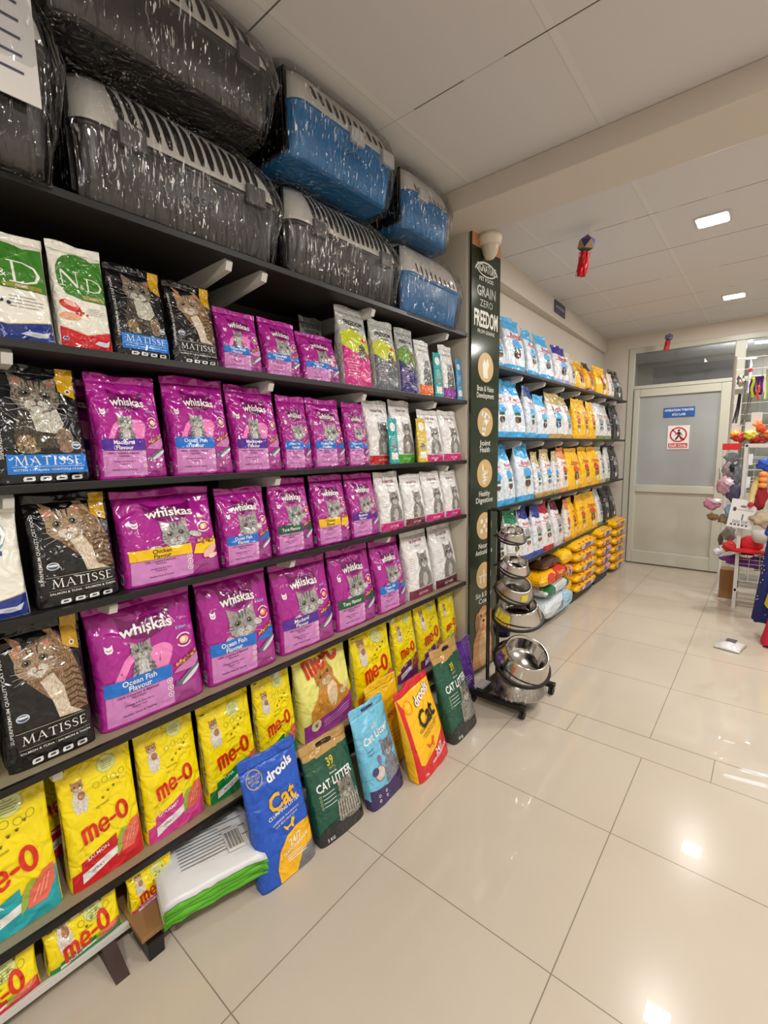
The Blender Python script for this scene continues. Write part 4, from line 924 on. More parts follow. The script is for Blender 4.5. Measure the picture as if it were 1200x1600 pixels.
    if card:
        a = Art(); bk = P_((70, 74, 96)); a.ell(.3, 1.15, .3, .24, P_((150, 170, 200)), 1); a.ell(.36, 1.02, .22, .12, P_((70, 56, 50)), 1.5); a.text('pet', .72, 1.2, .2, P_((130, 60, 110)), 2, .01)
        for k in range(5):
            for x0, x1 in ((.06, .44), (.52, .92)): a.rect(x0, .72 - k * .13, x1, .74 - k * .13, bk, 2)
        bm = boxm(hx + .01, hx + .013, hy * .05, hy * .86, h * .25, h * .25 + .36); mats = [P_((214, 212, 210))]; flat_art_mesh(bm, a, mats, hy * .07, h * .25, hy * .77, 'x', hx + .013, 1)
        link('product_card', bm, mats, o)['label'] = 'white product card under the wrap'
    return o
DKG = (46, 43, 44); BLU = (20, 110, 170)
carrier('large wrapped carrier with white product card, at left end of top shelf', -.22, .44, -1.29, SH['top'] + .002, .47, DKG, card=True, slots=10, clips=(.3,), depth=.42)
carrier('large dark grey wrapped pet carrier, lower one, left on the top shelf', .475, 1.105, -1.345, SH['top'] + .002, .335, DKG, price='4450', group='grey pet carriers')
carrier('dark grey wrapped pet carrier touching the ceiling, stacked above the left grey one', .42, 1.03, -1.25, SH['top'] + .345, .285, DKG, slots=12, group='grey pet carriers')
carrier('dark grey wrapped pet carrier under the larger blue one on top shelf', 1.135, 1.765, -1.345, SH['top'] + .002, .325, DKG, price='3250', group='grey pet carriers', slots=15)
carrier('larger blue wrapped pet carrier marked 3450, stacked under the ceiling', 1.09, 1.62, -1.25, SH['top'] + .335, .30, BLU, price='3450', slots=11, slot_v=(.3, .55), clips=(.55, .88), latchcol=(200, 200, 198), depth=.36, top_in=.35, group='blue pet carriers')
carrier('small blue wrapped pet carrier, lower one at right end of top shelf', 1.79, 2.29, -1.335, SH['top'] + .002, .325, BLU, price='2400', slots=9, slot_v=(.12, .35), clips=(), depth=.35, top_in=.3, group='blue pet carriers')
carrier('small blue wrapped pet carrier stacked above the other small blue one', 1.73, 2.10, -1.28, SH['top'] + .335, .27, BLU, slots=9, slot_v=(.12, .3), clips=(.3,), latchcol=(200, 200, 198), depth=.33, top_in=.3, group='blue pet carriers')

# ================================================================== BAGS ON THE LEFT SHELVES
ORD = ['leftmost', 'second from left', 'third from left', 'fourth from left', 'fifth from left', 'sixth from left', 'seventh from left', 'eighth from left', 'ninth from left', 'tenth from left', 'eleventh from left', 'twelfth from left', 'thirteenth from left', 'rightmost']
RN = {1: 'first', 2: 'second', 3: 'third', 4: 'fourth', 5: 'fifth', 6: 'lowest'}
ROWS = {
 1: [('nd_b', 0.211, 0.407, 0.257), ('nd_r', 0.411, 0.536, 0.264), ('m_k', 0.539, 0.694, 0.251), ('m_s', 0.696, 0.848, 0.245), ('w_o', 0.858, 1.018, 0.201), ('wh_o', 1.028, 1.19, 0.203), ('wh_o', 1.2, 1.4, 0.187), ('f_m', 1.416, 1.6, 0.333), ('f_g', 1.619, 1.787, 0.317), ('f_n', 1.797, 1.933, 0.31), ('s_o', 1.949, 2.082, 0.278), ('st_t', 2.086, 2.16, 0.231), ('s_p', 2.17, 2.305, 0.288), ('st_b', 2.31, 2.366, 0.225)],
 2: [('m_k', 0.252, 0.456, 0.29), ('w_m', 0.471, 0.661, 0.287), ('w_o', 0.675, 0.88, 0.304), ('w_m', 0.888, 1.082, 0.295), ('wh_o', 1.089, 1.23, 0.273), ('wh_o', 1.237, 1.421, 0.275), ('wh_o', 1.429, 1.564, 0.27), ('c_r', 1.578, 1.752, 0.293), ('st_t', 1.682, 1.752, 0.21), ('c_g', 1.764, 1.933, 0.305), ('st_y', 1.908, 1.99, 0.219), ('c_p', 1.985, 2.17, 0.269), ('c_p', 2.176, 2.366, 0.275)],
 3: [('nd_o', 0.09, 0.291, 0.27), ('m_s', 0.301, 0.498, 0.285), ('wh_c', 0.508, 0.813, 0.277), ('wh_o', 0.825, 1.021, 0.262), ('wh_t', 1.037, 1.224, 0.283), ('wh_c', 1.242, 1.428, 0.282), ('wh_m', 1.44, 1.621, 0.28), ('c_p', 1.631, 1.819, 0.277), ('c_b', 1.826, 1.998, 0.258), ('c_p', 2.004, 2.186, 0.262), ('c_p', 2.192, 2.366, 0.258)],
 4: [('nd_o', -.06, .19, .35), ('m_s', 0.206, 0.405, 0.362), ('w_o', 0.415, 0.735, 0.36), ('wh_o', 0.745, 1.03, 0.37), ('wh_m', 1.047, 1.336, 0.352), ('wh_t', 1.347, 1.613, 0.354), ('wh_o', 1.627, 1.858, 0.346), ('c_b', 1.87, 2.11, 0.358), ('c_m', 2.12, 2.366, 0.36)],
 5: [('me_t', 0.052, 0.29, 0.385), ('me_r', 0.303, 0.504, 0.375), ('me_p', 0.508, 0.703, 0.382), ('me_g', 0.713, 0.922, 0.346), ('me_g', 0.929, 1.11, 0.372), ('cr', 1.134, 1.45, 0.351), ('me_o', 1.462, 1.735, 0.361), ('me_v', 1.757, 1.949, 0.375), ('me_v', 1.962, 2.195, 0.385), ('me_t', 2.2, 2.366, 0.385)],
 6: [('me_r', 0.024, 0.214, 0.112), ('me_g', 0.224, 0.41, 0.116), ('me_p', 0.43, 0.565, 0.112)]}
DES = {
 'nd_b': (lambda A: d_nd('b', A), 'cream cat food bag with green leaf, blueberries and navy base', 'food_bag'),
 'nd_r': (lambda A: d_nd('r', A), 'cream cat food bag with green leaf and red base', 'food_bag'),
 'nd_o': (lambda A: d_nd('o', A), 'cream food bag with blue-grey oval and navy base', 'food_bag'),
 'm_k': (lambda A: d_matisse('k', A), 'black kitten food bag with tabby kitten over blue band', 'food_bag'),
 'm_s': (lambda A: d_matisse('s', A), 'black cat food bag with tan cat and gold flap', 'food_bag'),
 'cr': (d_creamcat, 'cream-yellow cat food bag with ginger cat and purple base', 'food_bag'),
 'f_m': (lambda A: d_freedom((186, 188, 184), (196, 206, 50), (206, 40, 130), A), 'silver pouch with lime middle and magenta base', 'food_pouch'),
 'f_g': (lambda A: d_freedom((190, 190, 186), (200, 206, 60), (96, 102, 110), A), 'silver pouch with lime middle and grey base', 'food_pouch'),
 'f_n': (lambda A: d_freedom((170, 172, 172), (104, 150, 60), (44, 40, 110), A), 'silver pouch with green middle and navy base', 'food_pouch'),
 's_o': (lambda A: d_smallwhite((226, 110, 30), A), 'white pouch with orange base', 'food_pouch'),
 's_p': (lambda A: d_smallwhite((140, 50, 150), A), 'white pouch with purple base', 'food_pouch'),
 'st_t': (lambda A: d_stick((30, 166, 170), A), 'narrow teal sachet', 'treat_sachet'), 'st_b': (lambda A: d_stick((70, 160, 220), A), 'narrow light blue sachet', 'treat_sachet'),
 'st_y': (lambda A: d_stick((222, 190, 50), A), 'narrow yellow sachet', 'treat_sachet'),
 'c_r': (lambda A: d_whitecat((196, 26, 40), A), 'white cat food bag with red base', 'food_bag'), 'c_g': (lambda A: d_whitecat((70, 160, 30), A), 'white cat food bag with green base', 'food_bag'),
 'c_p': (lambda A: d_whitecat((200, 36, 120), A), 'white cat food bag with pink base', 'food_bag'), 'c_b': (lambda A: d_whitecat((120, 40, 66), A), 'white cat food bag with dark rose base', 'food_bag'),
 'c_m': (lambda A: d_whitecat((92, 20, 50), A), 'white cat food bag with maroon base', 'food_bag')}
FN = {'o': 'blue ocean fish band', 'm': 'violet mackerel band', 't': 'green tuna band', 'c': 'yellow chicken band'}
MN = {'r': 'red salmon panel', 'p': 'pink panel', 'g': 'green panel', 't': 'teal panel', 'o': 'orange panel', 'v': 'purple panel'}
for rn, lst in ROWS.items():
    rr = random.Random(rn)
    for i, (t, y0, y1, h) in enumerate(lst):
        od = ORD[i] if i < len(lst) - 1 else 'rightmost'; where = '%s on %s bag shelf' % (od, RN[rn]); grp = None; D = .42; xf = -1.39 if rn in (4, 5) else -1.372; notch = 0; lean = 4
        if t[0] == 'w':
            kind = 'h' if t.startswith('wh') else 'k'; fl = t[-1]
            fn = (lambda k_, f_: (lambda A: d_whiskas(k_, f_, A)))(kind, fl); desc = 'magenta bag, ' + FN[fl] + ','; grp = 'magenta cat food bags on the %s bag shelf' % RN[rn]; nm = 'food_bag'
            if t == 'w_o' and rn == 4: notch = .05
            D = .46
        elif t.startswith('me_'):
            if rn == 6: xf = -1.354
            fn = (lambda f_: (lambda A: d_meo(f_, A)))(t[-1]); desc = 'yellow cat food bag, ' + MN[t[-1]] + ','; grp = 'yellow cat food bags on the %s bag shelf' % RN[rn]; nm = 'food_bag'; D = .36
        else:
            fn, desc, nm = DES[t]; desc += ','
            if t[:2] == 'm_': grp = 'black cat food bags'
            if t[:2] == 'c_': grp = 'white cat food bags on the %s bag shelf' % RN[rn]
            if t[:2] == 'f_': grp = 'silver pouches on the first bag shelf'
            if t[:2] == 'st': D = .2; xf = -1.356 if rn == 2 else xf; grp = 'narrow treat sachets'
        if rn == 2 and t in ('c_r', 'c_g'): xf = -1.385
        if rn == 2 and t == 'st_y': xf = -1.355
        lab = (desc.replace(',', '') if t[:2] not in ('w_', 'wh', 'me') else desc.replace(',', '', 0)) + ' ' + where
        words = lab.split()
        if len(words) > 16: lab = ' '.join(w for w in words if w not in ('with', 'over', 'and'))
        bag(t if not t.startswith('w') else t + 'w', fn, y0, y1, SH[rn] + .0015, h, lab, nm, 'bag', grp, xf=xf, D=D if y1 - y0 < .26 else D * .8, notch=notch, yaw=rr.uniform(-2, 2), lean=lean if rn != 6 else 0)
# second layer bags that show behind the front ones
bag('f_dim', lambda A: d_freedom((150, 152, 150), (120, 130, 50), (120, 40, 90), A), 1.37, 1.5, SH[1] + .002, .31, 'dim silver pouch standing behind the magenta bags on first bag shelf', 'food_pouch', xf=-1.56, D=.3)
for (t, y0, y1, zk, h, xf, lab) in (('w_mw', .40, .60, 2, .30, -1.60, 'magenta bag half hidden behind the leftmost magenta bag, second bag shelf'),
        ('me_gb', .82, 1.0, 5, .36, -1.58, 'yellow bag hidden behind the two green-panel yellow bags'), ('me_rb', .25, .43, 5, .38, -1.57, 'yellow bag behind the red salmon panel yellow bag')):
    fn = (lambda A: d_whiskas('k', 'm', A)) if t[0] == 'w' else ((lambda A: d_meo('g', A)) if 'g' in t else (lambda A: d_meo('r', A)))
    bag(t, fn, y0, y1, SH[zk] + .002, h, lab, 'food_bag', xf=xf, D=.4)

# ---- cat litter on the floor
bag('drb', lambda A: d_drools('blue', A), .745, .972, 0, .405, 'blue and yellow cat litter bag leaning on the shelves, front left floor bag', 'litter_bag', group='cat litter bags on the floor', xf=-1.145, D=.3, lean=13, yaw=-3, base_n=4)
bag('39s', lambda A: d_39('5 KG', A), .985, 1.215, 0, .335, 'smaller dark green cat litter bag between blue-yellow and pale blue bags', 'litter_bag', group='cat litter bags on the floor', xf=-1.13, D=.32, lean=15, yaw=-2, base_n=4)
bag('blu', d_blue_litter, 1.232, 1.452, 0, .375, 'pale blue cat litter bag with purple base and carry hole', 'litter_bag', group='cat litter bags on the floor', xf=-1.105, D=.32, lean=15, yaw=3, base_n=4)
bag('dry', lambda A: d_drools('yellow', A), 1.465, 1.755, 0, .375, 'yellow and red cat litter bag standing on the floor', 'litter_bag', group='cat litter bags on the floor', xf=-1.055, D=.3, lean=15, yaw=6, base_n=4)
bag('39l', lambda A: d_39('10 kg', A), 1.79, 2.06, 0, .43, 'larger dark green 10 kg cat litter bag beside the yellow-red bag', 'litter_bag', group='cat litter bags on the floor', xf=-1.075, D=.32, lean=15, yaw=4, base_n=4)
def d_plain(c, tx, A, tc=WHITE, band=None):
    a = Art(); 
    if tx: a.text(tx, .5, A * .6, .16, film(tc), 3, .01, width=.6)
    if band: a.rect(.02, .01, .98, A * .3, film(band), 1)
    fake_lines(a, .2, .8, A * .4, 4, .08, film(tc), 2, .012)
    return dict(base=film(c), art=a, seal=film(c), bands=[], amp=.02)
bag('pur', lambda A: d_plain((92, 40, 150), '', A), 2.12, 2.30, 0, .34, 'purple bag squeezed between the large green litter bag and green banner', 'bag', xf=-1.235, D=.35, lean=4)
bag('yel', lambda A: d_plain((240, 190, 30), 'drools', A, (220, 60, 30)), 1.42, 1.64, 0, .37, 'yellow bag lying behind the pale blue litter bag', 'bag', xf=-1.215, D=.3, lean=12)
bag('prl', lambda A: d_plain((70, 36, 120), '', A), 1.62, 1.80, SH[6] + .002, .112, 'small purple bag behind the yellow-red litter bag', 'bag', xf=-1.43, D=.4, lean=0)
bag('nav', lambda A: d_plain((36, 40, 110), '', A), 1.3, 1.5, SH[6] + .002, .112, 'small navy bag behind the pale blue litter bag', 'bag', xf=-1.43, D=.4, lean=0)

# ---- pillow-shaped sacks lying flat
SACK = {}
def sack(label, y0, y1, xf, z0, t, depth, col, art=None, key=None, group=None, yaw=0, tiltx=0, name='food_sack', sealc=None, fold=.004):
    Ls = y1 - y0; k = (key or col, round(Ls, 2), round(depth, 2))
    if k in SACK: r = copy_tree(SACK[k])
    else:
        r = bpy.data.objects.new(name, None); COL.objects.link(r); r.empty_display_size = .05
        bm = bmesh.new(); secs = []; rr = random.Random(hash(str(k)) % 1000 if False else sum(map(ord, str(k))))
        N = 18; 
        for j in range(N + 1):
            u = j / N; e = max(0.03, (1 - abs(2 * u - 1) ** 5)) ** .5; yy = -.5 + .94 * u + .03
            ring = []
            for q in range(28):
                a_ = 2 * PI * q / 28; c, s_ = math.cos(a_), math.sin(a_)
                x = math.copysign(abs(c) ** .7, c) * .5 * (.9 + .1 * e); z = math.copysign(abs(s_) ** .5, s_) * .5 * e + .5
                ring.append((x + rr.uniform(-fold, fold), yy, z + rr.uniform(-.02, .02)))
            secs.append(ring)
        loft(bm, secs)
        mats = [film(col)]
        if art:
            for (V, F, mat, L) in art.items:
                if mat not in mats: mats.append(mat)
                mi = mats.index(mat)
                def S2(p, L=L):
                    u = min(.97, max(.03, p[0])); e = max(.03, (1 - abs(2 * u - 1) ** 5)) ** .5; a_ = -PI * .2 + p[1] * PI * .62
                    c, s_ = math.cos(a_), math.sin(a_); q = 1.03 + .012 * L
                    return (math.copysign(abs(c) ** .7, c) * .5 * (.9 + .1 * e) * q, -.5 + .94 * u + .03, math.copysign(abs(s_) ** .5, s_) * .5 * e * q + .5)
                fb = bmesh.new(); vv = [fb.verts.new((p[0], p[1], 0)) for p in V]
                for f in F:
                    try: fb.faces.new([vv[i] for i in f])
                    except ValueError: pass
                for kx in range(1, 12): bmesh.ops.bisect_plane(fb, geom=fb.verts[:] + fb.edges[:] + fb.faces[:], plane_co=(kx / 12, 0, 0), plane_no=(1, 0, 0))
                for kx in range(1, 8): bmesh.ops.bisect_plane(fb, geom=fb.verts[:] + fb.edges[:] + fb.faces[:], plane_co=(0, kx / 8, 0), plane_no=(0, 1, 0))
                fb.verts.index_update(); nv = [bm.verts.new(S2(v.co)) for v in fb.verts]
                for f in fb.faces:
                    g_ = bm.faces.new([nv[v.index] for v in f.verts]); g_.material_index = mi; g_.smooth = True
                fb.free()
        link('sack_body', bm, mats, r)
        for sg in (-1, 1):
            bm = bmesh.new(); box(bm, -.44, .44, sg * .5 - .02 if sg > 0 else sg * .5, sg * .5 if sg > 0 else sg * .5 + .02, .46, .54); link('end_seal', bm, film(sealc or col), r)
        SACK[k] = r
    r.name = name; r.scale = (depth, Ls, t); r.location = (xf - depth / 2, (y0 + y1) / 2, z0); r.rotation_euler = (0, tiltx, math.radians(yaw))
    return tag(r, label, 'sack' if 'sack' in name else 'pack', group)
def a_yel(kind):
    a = Art(); 
    a.rect(.2, .12, .8, .34, film((222, 196, 214)) if kind != 'pink' else film((226, 170, 190)), 1)
    a.rect(.36, .18, .62, .36, film((200, 40, 60)) if kind == 'a' else film((70, 90, 170)), 2); a.text('adult', .49, .27, .12, film(WHITE), 3, .01, width=.2)
    for k in range(5): a.ell(.16 + .17 * k, .62, .03, .07, film((206, 60, 30)), 2, n=8)
    if kind == 'pink': a.rect(.5, .1, .92, .7, film((214, 160, 186)), 1.5)
    return a
YS = (240, 184, 20)
SN = ['bottom', 'second from bottom', 'middle', 'second from top', 'top', 'uppermost']
for s_i, (y0, y1, n, z0, nm) in enumerate(((4.2, 4.86, 5, .075, 'nearest'), (4.93, 5.4, 5, .09, 'middle'), (5.47, 6.02, 6, .02, 'farthest'))):
    for k in range(n):
        kd = 'a' if s_i != 1 or k > 2 else 'pink'; rr = random.Random(s_i * 10 + k)
        sack('yellow dog food sack, %s in the %s stack' % (SN[k], nm), y0 + rr.uniform(-.01, .01), y1, -1.275 + rr.uniform(-.01, .01), z0 + k * .096, .099, .262, YS, a_yel(kd if kd == 'pink' else ('a' if k % 2 else 'b')), key=(YS, kd, k % 2 if kd == 'a' else 2, s_i), group='yellow sacks in floor stacks')
sack('yellow sack end folded on top beside the nearest stack', 3.92, 4.17, -1.30, .40, .13, .23, (246, 190, 14), None, key='fold')
sack('yellow and orange sack under the folded yellow sack', 4.0, 4.18, -1.30, .27, .12, .23, (240, 150, 40), a_yel('pink'), key='fold2')
sack('yellow sack standing under the orange one by nearest stack', 4.0, 4.18, -1.30, .13, .13, .23, (240, 186, 30), None, key='fold3')
for i, (y0, y1) in enumerate(((4.2, 4.86), (4.93, 5.4), (3.45, 4.1))):
    tag(link('pallet', boxm(-1.54, -1.32, y0, y1, .0, [.07, .085, .035][i], bev=.004), M_BLACK), ['black low stand under the nearest yellow sack stack', 'black low stand under the middle yellow sack stack', 'black low stand under the white and blue sack'][i], 'stand', 'low stands')
a = Art(); a.poly([(.1, .1), (.5, .3), (.7, .9), (.95, .6), (.9, .1)], film((150, 196, 226)), 1)
sack('white and pale blue sack lying lowest beside the bowl stand', 3.45, 4.12, -1.26, .04, .17, .27, (206, 214, 220), a, key='wb')
a = Art(); a.rect(.02, .0, .3, 1, film((24, 110, 70)), 1); a.rect(.85, 0, .98, 1, film((24, 110, 70)), 1); fake_lines(a, .35, .8, .7, 4, .14, film((120, 150, 170)), 2, .03)
sack('white sack with green ends lying on the pale blue sack', 3.5, 4.05, -1.275, .215, .10, .26, (216, 220, 220), a, key='wg')
a = Art(); a.poly([(.45, 0), (.5, 1), (.85, 1), (.9, 0)], film((206, 30, 36)), 1); a.ell(.3, .4, .12, .25, film((220, 40, 40)), 1); a.text('Pedigree', .68, .4, .2, film((250, 220, 80)), 2, .01, width=.24); a.rect(.88, 0, .98, 1, film((40, 26, 22)), 1.5)
sack('yellow and red dog food sack lying on the green-ended sack', 3.4, 4.0, -1.28, .32, .12, .25, (244, 180, 20), a, key='yr')
sack('brown sack lying topmost under the lowest far shelf', 3.5, 3.9, -1.31, .445, .08, .22, (70, 40, 30), None, key='br')
# white pads stack on the board
a = Art()
for i in range(5):
    o = thing('pad_pack', ['bottom', 'second from bottom', 'middle', 'second from top', 'topmost'][i] + ' white pack with green edge in the flat pile', 'pack', (-1.385, .672, .08 + .0135 * i), (0, .06, -.26 + .02 * (i % 2)), group='flat white packs')
    bm = bmesh.new(); secs = []
    N = 14
    for j in range(N + 1):
        u = j / N; e = max(.1, 1 - abs(2 * u - 1) ** 8); yy = -.155 + .31 * u; th = .0155 * e * (1.25 if i == 4 else 1)
        r = random.Random(j + i * 20)
        secs.append([(-.19, yy, 0), (.18, yy, 0), (.192 + r.uniform(-.004, .004), yy, th * .5), (.17, yy, th), (.1, yy, th + (r.uniform(0, .006) if i == 4 else 0)), (0, yy, th + (r.uniform(0, .008) if i == 4 else 0)), (-.1, yy, th + (r.uniform(0, .006) if i == 4 else 0)), (-.19, yy, th * .7)])
    loft(bm, secs, mi=0)
    for f in bm.faces:
        c = f.calc_center_median()
        if i < 4 and c.x > .14: f.material_index = 1
    pk = link('pack_body', bm, [film((222, 224, 226), .3), film((96, 184, 44), .3)], o)
    if i == 4:
        a = Art(); G2 = film((40, 120, 60)); T = film((110, 116, 120))
        a.ring(.14, .12, .05, .05, .03, G2, 1, n=10); a.ring(.17, .2, .05, .045, .03, G2, 1, n=10)
        for k in range(14): a.rect(.28 + .042 * k, .16, .29 + .042 * k, .16 + (.5 + .3 * ((k * 7) % 3) / 2), T, 1)
        bar = [(x) for x in range(12)]
        a.rect(.62, .68, .9, .88, film((226, 226, 226)), 1.5)
        for k in range(14): a.rect(.64, .69 + k * .013, .86, .69 + k * .013 + (.008 if k % 3 else .004), film(BLK), 2)
        bm = bmesh.new(); mats = []
        for (V, F, mat, L) in a.items:
            if mat not in mats: mats.append(mat)
            vv = [bm.verts.new((-.15 + p[0] * .31, -.13 + p[1] * .27, .0275 + .0006 * L)) for p in V]
            for f in F: q = bm.faces.new([vv[i_] for i_ in f]); q.material_index = mats.index(mat)
        link('printed_label', bm, mats, pk)
# ================================================================== FAR BAY
far = thing('shelving_unit', 'black wall shelving unit in the far bay holding dog food bags', 'shelving')
link('back_panel', boxm(-1.553, -1.545, 2.70, 6.08, .05, 1.94), M_DARK, far)
FS = {'A': 1.93, 'B': 1.485, 'C': 1.03, 'D': .575}
gt = plain((120, 128, 124), .3, name='grey_green_shelf_top')
for kz, z in FS.items(): shelf_board(far, 2.70, 6.08, z, top=gt, brk=[2.75 + .42 * i for i in range(8)], xb=-1.545)
for y in (2.715, 6.07): link('upright', boxm(-1.54, -1.5, y - .012, y + .012, 0, 1.94), M_BLACK, far)
def d_gen(body, top, bot, pic, A, accent=(70, 160, 220), txt=(190, 40, 60), topn=.78, word=None):
    a = Art(); Y = lambda t: t * A
    a.poly([(.02, Y(topn)), (.02, Y(.93)), (.98, Y(.93)), (.98, Y(topn - .03)), (.5, Y(topn - .05))], film(top), 1)
    a.rect(.02, .01, .98, Y(.1), film(bot), 1); rr = random.Random(sum(body) + sum(pic))
    a.text(word or 'Royal', .5, Y(.66), .15, film(txt), 3, .01, width=.55); a.stroke([(.1, Y(.62)), (.5, Y(.58)), (.9, Y(.63))], .015, film(txt), 2, False)
    a.poly([(.3, Y(.44)), (.3, Y(.56)), (.6, Y(.57)), (.8, Y(.48)), (.7, Y(.43))], film(accent), 2); a.rect(.36, Y(.38), .66, Y(.43), film((40, 90, 70)), 2)
    a.ell(.5, Y(.3), .12, .1, film(pic), 3, n=12); a.ell(.52, Y(.2), .1, .12, film((226, 220, 214)), 2.6, n=12); a.ell(.4, Y(.31), .05, .08, film((50, 36, 30)), 3.4, n=10); a.ell(.6, Y(.31), .05, .08, film((50, 36, 30)), 3.4, n=10)
    return dict(base=film(body), art=a, seal=film(top), bands=[(.08, 'b')], bandmat={'b': film(bot)}, amp=.022)
GEN = {'bw': ((206, 216, 226), (70, 165, 220), (60, 160, 215), (110, 76, 60), 'blue-topped white dog food bag'),
 'bn': ((196, 206, 216), (24, 60, 120), (70, 160, 215), (110, 76, 60), 'navy-topped white dog food bag'),
 'pu': ((214, 212, 220), (48, 40, 150), (150, 160, 210), (140, 130, 130), 'white bag with violet top'),
 'wh': ((216, 212, 206), (214, 206, 190), (190, 170, 130), (150, 130, 110), 'plain white dog food bag'),
 'ye': ((244, 188, 16), (240, 180, 10), (236, 176, 20), (180, 120, 70), 'yellow dog food bag'),
 'yb': ((240, 180, 20), (70, 40, 36), (120, 60, 40), (150, 90, 50), 'yellow and brown dog food bag'),
 'bk': ((36, 32, 36), (24, 22, 26), (30, 28, 30), (120, 110, 110), 'glossy black dog food bag'),
 'wg': ((212, 216, 214), (200, 204, 200), (120, 130, 70), (150, 150, 150), 'white bag with olive base'),
 'go': ((214, 214, 216), (184, 160, 110), (176, 146, 84), (90, 160, 210), 'white bag with gold top and base'),
 'or': ((226, 216, 206), (220, 120, 60), (226, 150, 70), (190, 70, 50), 'white and orange dog food bag'),
 'gr': ((212, 214, 212), (16, 120, 74), (206, 210, 210), (130, 110, 90), 'white bag with green top'),
 'bl': ((214, 216, 222), (40, 50, 140), (60, 80, 160), (170, 120, 80), 'white bag with dark blue top'),
 're': ((218, 216, 216), (180, 20, 40), (190, 30, 40), (170, 120, 100), 'white bag with red top'),
 'ma': ((214, 212, 214), (96, 14, 40), (206, 200, 204), (150, 120, 110), 'white bag with maroon top')}
FAR = {'A': [('bn', 2.74, 2.92, .25), ('bw', 2.93, 3.22, .35), ('bw', 3.27, 3.48, .33), ('bw', 3.52, 3.78, .34), ('pu', 3.85, 4.13, .31), ('wh', 4.16, 4.33, .29), ('ye', 4.35, 4.6, .26), ('yb', 4.63, 4.94, .27), ('ye', 4.97, 5.38, .28), ('wh', 5.42, 5.58, .25), ('bk', 5.62, 5.98, .32)],
 'B': [('bw', 2.74, 2.98, .385), ('bw', 2.99, 3.25, .4), ('bn', 3.27, 3.47, .38), ('bw', 3.49, 3.72, .33), ('go', 3.74, 4.05, .37), ('go', 4.07, 4.32, .36), ('ye', 4.34, 4.52, .36), ('ye', 4.54, 4.77, .37), ('ye', 4.79, 5.0, .36), ('wg', 5.03, 5.28, .37), ('wg', 5.3, 5.57, .37), ('bk', 5.61, 5.98, .39)],
 'C': [('bw', 2.74, 2.91, .40), ('bw', 2.92, 3.13, .41), ('bw', 3.15, 3.45, .42), ('go', 3.47, 3.62, .35), ('go', 3.64, 3.84, .37), ('go', 3.85, 3.99, .35), ('or', 4.01, 4.22, .38), ('ye', 4.24, 4.58, .37), ('ye', 4.6, 4.88, .38), ('ye', 4.9, 5.2, .38), ('wh', 5.22, 5.41, .38), ('wg', 5.42, 5.58, .37), ('bk', 5.61, 5.98, .38)],
 'D': [('gr', 2.76, 3.0, .40), ('gr', 3.01, 3.25, .40), ('bl', 3.26, 3.46, .41), ('bl', 3.47, 3.65, .39), ('re', 3.66, 3.9, .40), ('ma', 3.92, 4.16, .40), ('or', 4.18, 4.33, .37), ('ye', 4.35, 4.55, .37), ('ye', 4.57, 4.8, .38), ('ye', 4.82, 5.15, .38), ('wg', 5.2, 5.42, .39), ('bk', 5.45, 5.66, .38), ('bk', 5.68, 5.98, .38)]}
FRN = {'A': 'top', 'B': 'second', 'C': 'third', 'D': 'lowest'}
for kz, lst in FAR.items():
    rr = random.Random(kz)
    for i, (t, y0, y1, h) in enumerate(lst):
        b_, tp, bt_, pc, ds = GEN[t]; od = ORD[i] if i < len(lst) - 1 else 'rightmost'
        w_ = {'ye': 'Pedigree', 'yb': 'Pedigree', 'bk': 'Pro', 'or': 'Drools'}.get(t)
        fn = (lambda b_=b_, tp=tp, bt_=bt_, pc=pc, t=t, w_=w_: (lambda A: d_gen(b_, tp, bt_, pc, A, accent=(70, 160, 220) if t in ('bw', 'bn', 'pu', 'go') else ((206, 60, 40) if t in ('ye', 'yb', 'or') else (150, 150, 150)), txt=(190, 40, 60) if t != 'bk' else (190, 180, 190), word=w_)))()
        bag('g' + t, fn, y0, y1, FS[kz] + .0015, h, '%s, %s on %s far shelf' % (ds, od, FRN[kz]), 'food_bag', 'bag', 'dog food bags on the %s far shelf' % FRN[kz], xf=-1.365, D=min(.55, .13 / (y1 - y0)), neck=.2 if t[0] in 'bgrmo' and t != 'bk' else .1, yaw=rr.uniform(-5, 5), lean=rr.choice((2, 5)))

# ================================================================== BANNER
a = Art(); Wp = P_((214, 212, 202)); TN = P_((196, 164, 112)); DG = P_((36, 44, 30)); W = .3
def z_(z): return (z - .03) / W
a.rect(0, z_(2.52), 1, z_(2.60), P_((196, 138, 96)), 1)
a.ring(.5, z_(2.40), .4, .2, .03, Wp, 1, .1, PI - .1); a.ring(.5, z_(2.44), .4, .2, .02, Wp, 1, PI + .4, 2 * PI - .4); a.text('SIGNATURE', .5, z_(2.425), .2, Wp, 1, .01, width=.66); a.text('PET FOOD', .5, z_(2.365), .1, Wp, 1, .0, width=.5)
GD = P_((120, 124, 112)); a.text('GRAIN', .5, z_(2.30), .26, GD, 1, .02, width=.66); a.text('ZERO', .5, z_(2.235), .18, GD, 1, .01, width=.46)  # lettering colour dimmed to stand for the reflection over it
a.text('FREEDOM', .5, z_(2.15), .34, Wp, 1, .03, width=.84, sy=1.2); a.text('FROM GRAINS', .5, z_(2.08), .1, Wp, 1, .0, width=.6)
TXB = [('Brain & Vision', 'Development'), ('Joint', 'Health'), ('Healthy', 'Digestion'), ('Natural', 'Antioxidants'), ('Skin & Shiny', 'Coat')]
